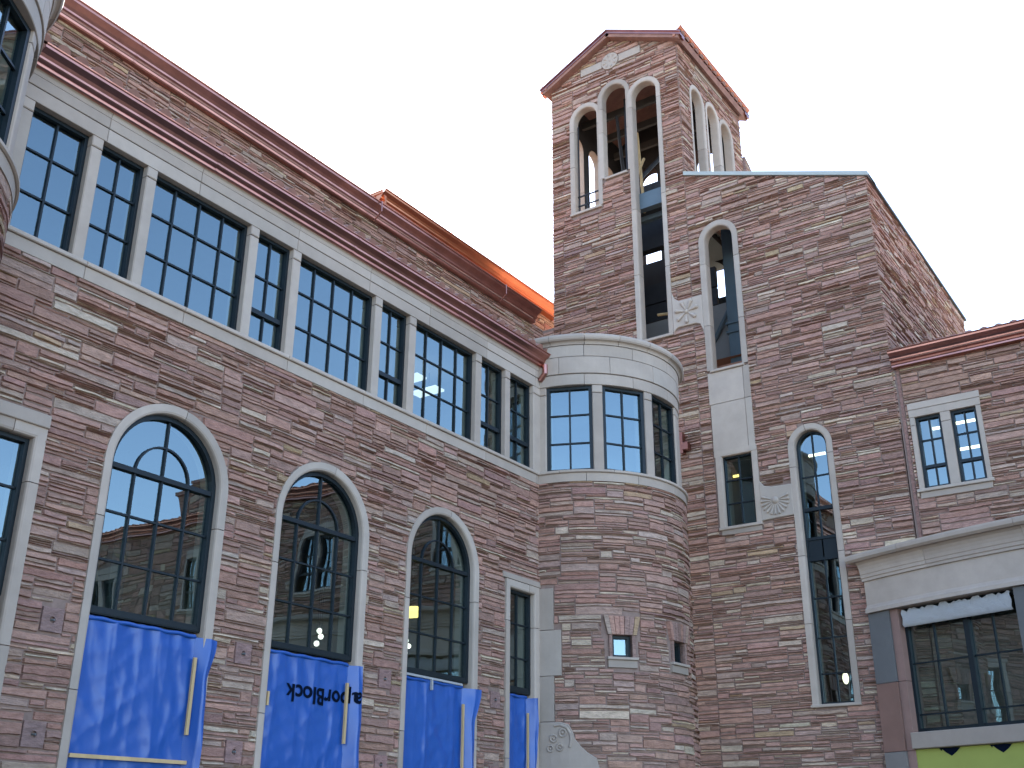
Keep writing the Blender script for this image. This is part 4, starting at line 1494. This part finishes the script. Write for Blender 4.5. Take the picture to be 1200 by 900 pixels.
# ================================================================== blue tarps
def tarp_d(u, z, seed, zt):
    s = seed * 3.7
    q = zt - z
    rid = lambda x: 1 - abs(math.sin(x)) ** 0.6          # narrow sharp ridges
    top_ = math.exp(-0.9 * q)
    f = 0.020 * rid(5.2 * u + s + 0.25 * math.sin(1.7 * z + s) + 0.12 * q) * (0.35 + 0.65 * top_)
    f += 0.013 * rid(9.1 * u + 2 * s - 0.2 * q + 0.3 * math.sin(2.3 * z)) * top_
    f += 0.026 * rid(3.1 * (u + 0.75 * z) + s * 1.3) * (1 - top_) * (0.5 + 0.5 * math.sin(2.6 * z + s))
    f += 0.018 * rid(4.3 * (u - 0.9 * z) + 2.2 * s + 0.5 * math.sin(3 * u)) * (1 - top_)
    f += 0.006 * math.sin(23 * (u + 0.3 * z) + s) * top_
    f += 0.007 * rid(11 * (u + 0.5 * z) + 3 * s + math.sin(5 * z)) + 0.006 * rid(13 * (0.4 * u - z) + s + math.sin(6 * u))
    return f


def tarp(u0, u1, flap, zt, seed, label, ragged):
    root = thing('tarp', label, 'tarp', (HX - 0.05, (u0 + u1) / 2, GRD), 'blue tarps covering the hall doorways')
    mb = MB()
    nu, nz_ = 90, 110
    vs = []
    for j in range(nz_ + 1):
        z = GRD + 0.02 + (zt - GRD - 0.02) * j / nz_
        for i in range(nu + 1):
            u = u0 + (u1 - u0) * i / nu
            sag = 0.012 * math.sin((u - u0) * 9 + seed) if j == nz_ else 0
            d = -0.075 + tarp_d(u, z, seed, zt)
            vs.append(MH(u, z + sag, d))
    mb.add(vs, [(j * (nu + 1) + i, j * (nu + 1) + i + 1, (j + 1) * (nu + 1) + i + 1, (j + 1) * (nu + 1) + i) for j in range(nz_) for i in range(nu)], (1, 1, 1), 0, True)
    # rolled top hem
    for i in range(30):
        ua = u0 + (u1 - u0) * i / 30; ub = u0 + (u1 - u0) * (i + 1) / 30
        tube(mb, MH(ua, zt - 0.012 + 0.006 * math.sin(ua * 19 + seed), -0.06), MH(ub, zt - 0.012 + 0.006 * math.sin(ub * 19 + seed), -0.06), 0.022, 8)
    mb.build('sheet', 'tarp', root)
    fl = MB()      # loose flap folded over the right jamb
    nf, nzf = 14, 90
    vs = []
    for j in range(nzf + 1):
        z = GRD + 0.02 + (zt - GRD - 0.04) * j / nzf
        q = (zt - z)
        wv = flap * (1.0 if q < 0.12 else max(0.60, 1.0 - 1.2 * (q - 0.12))) if ragged else flap * (0.9 + 0.1 * math.sin(z * 5))
        for i in range(nf + 1):
            t = i / nf
            u = u1 + wv * t
            d = -0.07 + 0.14 * min(1, t * 1.7) + 0.016 * math.sin(3.1 * z + t * 4 + seed) * (0.3 + t) + 0.004 * math.sin(13 * z + seed)
            vs.append(MH(u, z + 0.03 * t * (1 if ragged else 0.2) * math.sin(seed + 3), d))
    fl.add(vs, [(j * (nf + 1) + i, j * (nf + 1) + i + 1, (j + 1) * (nf + 1) + i + 1, (j + 1) * (nf + 1) + i) for j in range(nzf) for i in range(nf)], (1, 1, 1), 0, True)
    fl.build('flap', 'tarp', root)
    return root


t1_ = tarp(6.775, 8.20, 0.225, 2.15, 1, 'blue tarp with a wooden strip across its foot, below the leftmost arched window', True)
t2_ = tarp(9.275, 10.69, 0.195, 2.15, 2, 'blue tarp printed with upside-down black lettering, below the middle arched window', False)
t3_ = tarp(11.785, 13.12, 0.29, 2.13, 3, 'smooth blue tarp with a pale strip along its top, below the third arched window', True)
t4_ = tarp(14.25, 14.78, 0.14, 2.15, 4, 'narrow bunched blue tarp below the slim rectangular window beside the turret', False)


def batten(u, z0_, z1_, label, horiz=None, wid=0.038):
    mb = MB()
    if horiz:
        ua, za, ub, zb = horiz
        beam(mb, MH, (ua, za), (ub, zb), wid, -0.025, 0.0)
    else:
        beam(mb, MH, (u, z0_), (u + 0.004, z1_), wid, -0.02, 0.008)
    solo(mb, 'wooden_batten', 'wood', label, 'wooden strip', 'wooden strips fastening the tarps')


batten(8.185, 1.08, 1.90, 'short upright wooden strip on the right side of the leftmost blue tarp')
batten(0, 0, 0, 'wooden strip lying level across the foot of the leftmost blue tarp', (6.80, 0.79, 8.23, 0.80))
batten(10.645, 1.16, 1.90, 'upright wooden strip crossing the black lettering on the blue tarp')
batten(13.085, GRD + 0.1, 1.875, 'tall upright wooden strip on the tarp of the third arched doorway')
batten(14.745, GRD + 0.1, 1.90, 'thin upright wooden strip on the narrowest blue tarp next to the turret', None, 0.03)
batten(9.31, 1.50, 1.66, 'tiny wooden scrap at the left edge of the lettered blue tarp', None, 0.03)
mb = MB()
beam(mb, MH, (11.70, 2.165), (13.10, 2.150), 0.03, -0.07, -0.03)
beam(mb, MH, (12.38, 2.15), (12.385, 2.0), 0.03, -0.045, -0.012)
solo(mb, 'top_strip', 'plastic_wrap', 'pale strip with a short hanging tail along the top of the third tarp', 'strip')

# upside-down printed lettering on the middle tarp
cu = bpy.data.curves.new('lettering', 'FONT')
cu.body = 'aporBlock'
cu.size = 0.30
cu.space_character = 1.0
cu.offset = 0.007
tmp = bpy.data.objects.new('lettering_source', cu)
COL.objects.link(tmp)
bpy.context.view_layer.update()
me0 = bpy.data.meshes.new_from_object(tmp)
bpy.data.objects.remove(tmp)
xs0 = [v.co.x for v in me0.vertices]
x0, x1 = min(xs0), max(xs0)
# cut long faces so that the print follows the folds
import bmesh
bm = bmesh.new(); bm.from_mesh(me0)
bmesh.ops.triangulate(bm, faces=bm.faces[:])
for _ in range(2):
    bmesh.ops.subdivide_edges(bm, edges=[e for e in bm.edges if e.calc_length() > 0.03], cuts=1, use_grid_fill=False)
    bmesh.ops.triangulate(bm, faces=bm.faces[:])
U0, U1 = 9.64, 10.86
L_ = MB()
vs = []
for v in bm.verts:
    t = (v.co.x - x0) / (x1 - x0)
    u = U1 - (U1 - U0) * t                 # turned half round
    z = 1.79 - v.co.y * 0.95
    if u < 10.69:
        d = -0.075 + tarp_d(u, z, 2, 2.15) + 0.007
    else:
        tt = min(1, (u - 10.69) / 0.195)
        d = -0.07 + 0.14 * min(1, tt * 1.7) + 0.016 * math.sin(3.1 * z + tt * 4 + 2) * (0.3 + tt) + 0.004 * math.sin(13 * z + 2) + 0.012
    vs.append(MH(u, z, d))
L_.add(vs, [tuple(v.index for v in f.verts) for f in bm.faces])
bm.free()
L_.build('lettering', 'ink', t2_)

# ================================================================== lamps
def lamp(kind, mb, matname, label, cat, group=None, unit=1.0):
    return solo(mb, kind, [matname, 'dark_steel'], label, cat, group, unit)


mb = MB(); tube(mb, (-12.0, 14.03, 3.56), (-12.0, 14.34, 3.62), 0.10, 14); tube(mb, (-12.0, 14.2, 3.7), (-12.0, 14.2, 4.94), 0.012, 6, (1, 1, 1), 1)
lamp('drum_lamp', mb, 'warm_lamp', 'yellow glowing drum lamp inside the third arched window', 'lamp')
for (y, z, lab) in ((12.09, 2.97, 'highest of the three white globe lamps in the middle arched window'),
                    (12.13, 2.89, 'middle one of the three white globe lamps in the middle arched window'),
                    (12.05, 2.775, 'lowest and largest white globe lamp in the middle arched window'),
                    (14.11, 3.11, 'top one of the white globe lamps under the yellow drum lamp'),
                    (14.18, 3.03, 'second white globe lamp below the yellow drum lamp'),
                    (14.10, 2.91, 'bottom white globe lamp below the yellow drum lamp'),
                    ):
    mb = MB(); ball(mb, (-12.0, y, z), 0.042, 12, 8)
    tube(mb, (-12.0, y, z + 0.04), (-12.0, y, 4.94), 0.004, 5, (1, 1, 1), 1)
    lamp('globe_lamp', mb, 'globe_lamp', lab, 'lamp', 'globe lamps hanging in the hall')
for (y, z, dy, lab) in ((13.47, 7.50, 0.13, 'left one of two lit ceiling panels in the last wide clerestory window'),
                        (13.97, 7.44, 0.13, 'right one of two lit ceiling panels in the last wide clerestory window'),
                        (12.2, 6.83, 0.16, 'lit ceiling panel low in the corner of the middle wide clerestory window')):
    mb = MB(); xbox(mb, -11.9, -11.35, y - dy, y + dy, z - 0.04, z + 0.0)
    tube(mb, (-11.6, y, z), (-11.6, y, 7.77), 0.01, 6, (1, 1, 1), 1)
    lamp('ceiling_light', mb, 'white_lamp', lab, 'ceiling light', 'ceiling lights in the rooms')
for (x0, x1, z, lab) in ((-8.55, -7.85, 6.90, 'yellow tube light inside the square window of the tower'),
                         (-4.62, -4.32, 7.10, 'tube light seen in the left half of the paired window'),
                         (-4.28, -3.75, 7.12, 'upper tube light seen in the right half of the paired window'),
                         (-4.30, -3.80, 6.62, 'lower tube light seen in the right half of the paired window'),
                         (-6.95, -6.62, 7.03, 'pale tube light near the head of the long arched window')):
    mb = MB(); tube(mb, (x0, 20.0, z), (x1, 20.0, z), 0.028, 10)
    tube(mb, ((x0 + x1) / 2, 20.0, z), ((x0 + x1) / 2, 20.0, 7.54), 0.01, 6, (1, 1, 1), 1)
    lamp('tube_light', mb, 'warm_lamp' if 'yellow' in lab else 'tube_lamp', lab, 'tube light', 'tube lights in the rooms', EYE_SCALE)
for (x, y, z, lab) in ((-6.70, 20.0, 2.79, 'glowing pendant lamp low in the long arched window'),
                       (-4.94, 20.0, 2.87, 'glowing pendant lamp inside the bow window')):
    mb = MB(); ball(mb, (x, y, z), 0.055, 12, 8, 1.9); tube(mb, (x, y, z + 0.1), (x, y, 4.15), 0.006, 6, (1, 1, 1), 1)
    lamp('pendant_lamp', mb, 'tube_lamp', lab, 'pendant lamp', 'pendant lamps', EYE_SCALE)

# copper wall lantern beside the turret
mb = MB()
xbox(mb, -8.62, -8.49, 17.84, 17.985, 6.86, 7.00)
xbox(mb, -8.66, -8.60, 17.86, 17.985, 6.80, 7.22)
tube(mb, (-8.555, 17.91, 7.0), (-8.555, 17.91, 7.05), 0.06, 4, (1, 1, 1), 0, 0.02)
solo(mb, 'wall_lantern', 'copper', 'small copper lantern fixed to the tower wall beside the turret windows', 'lantern', None, EYE_SCALE)
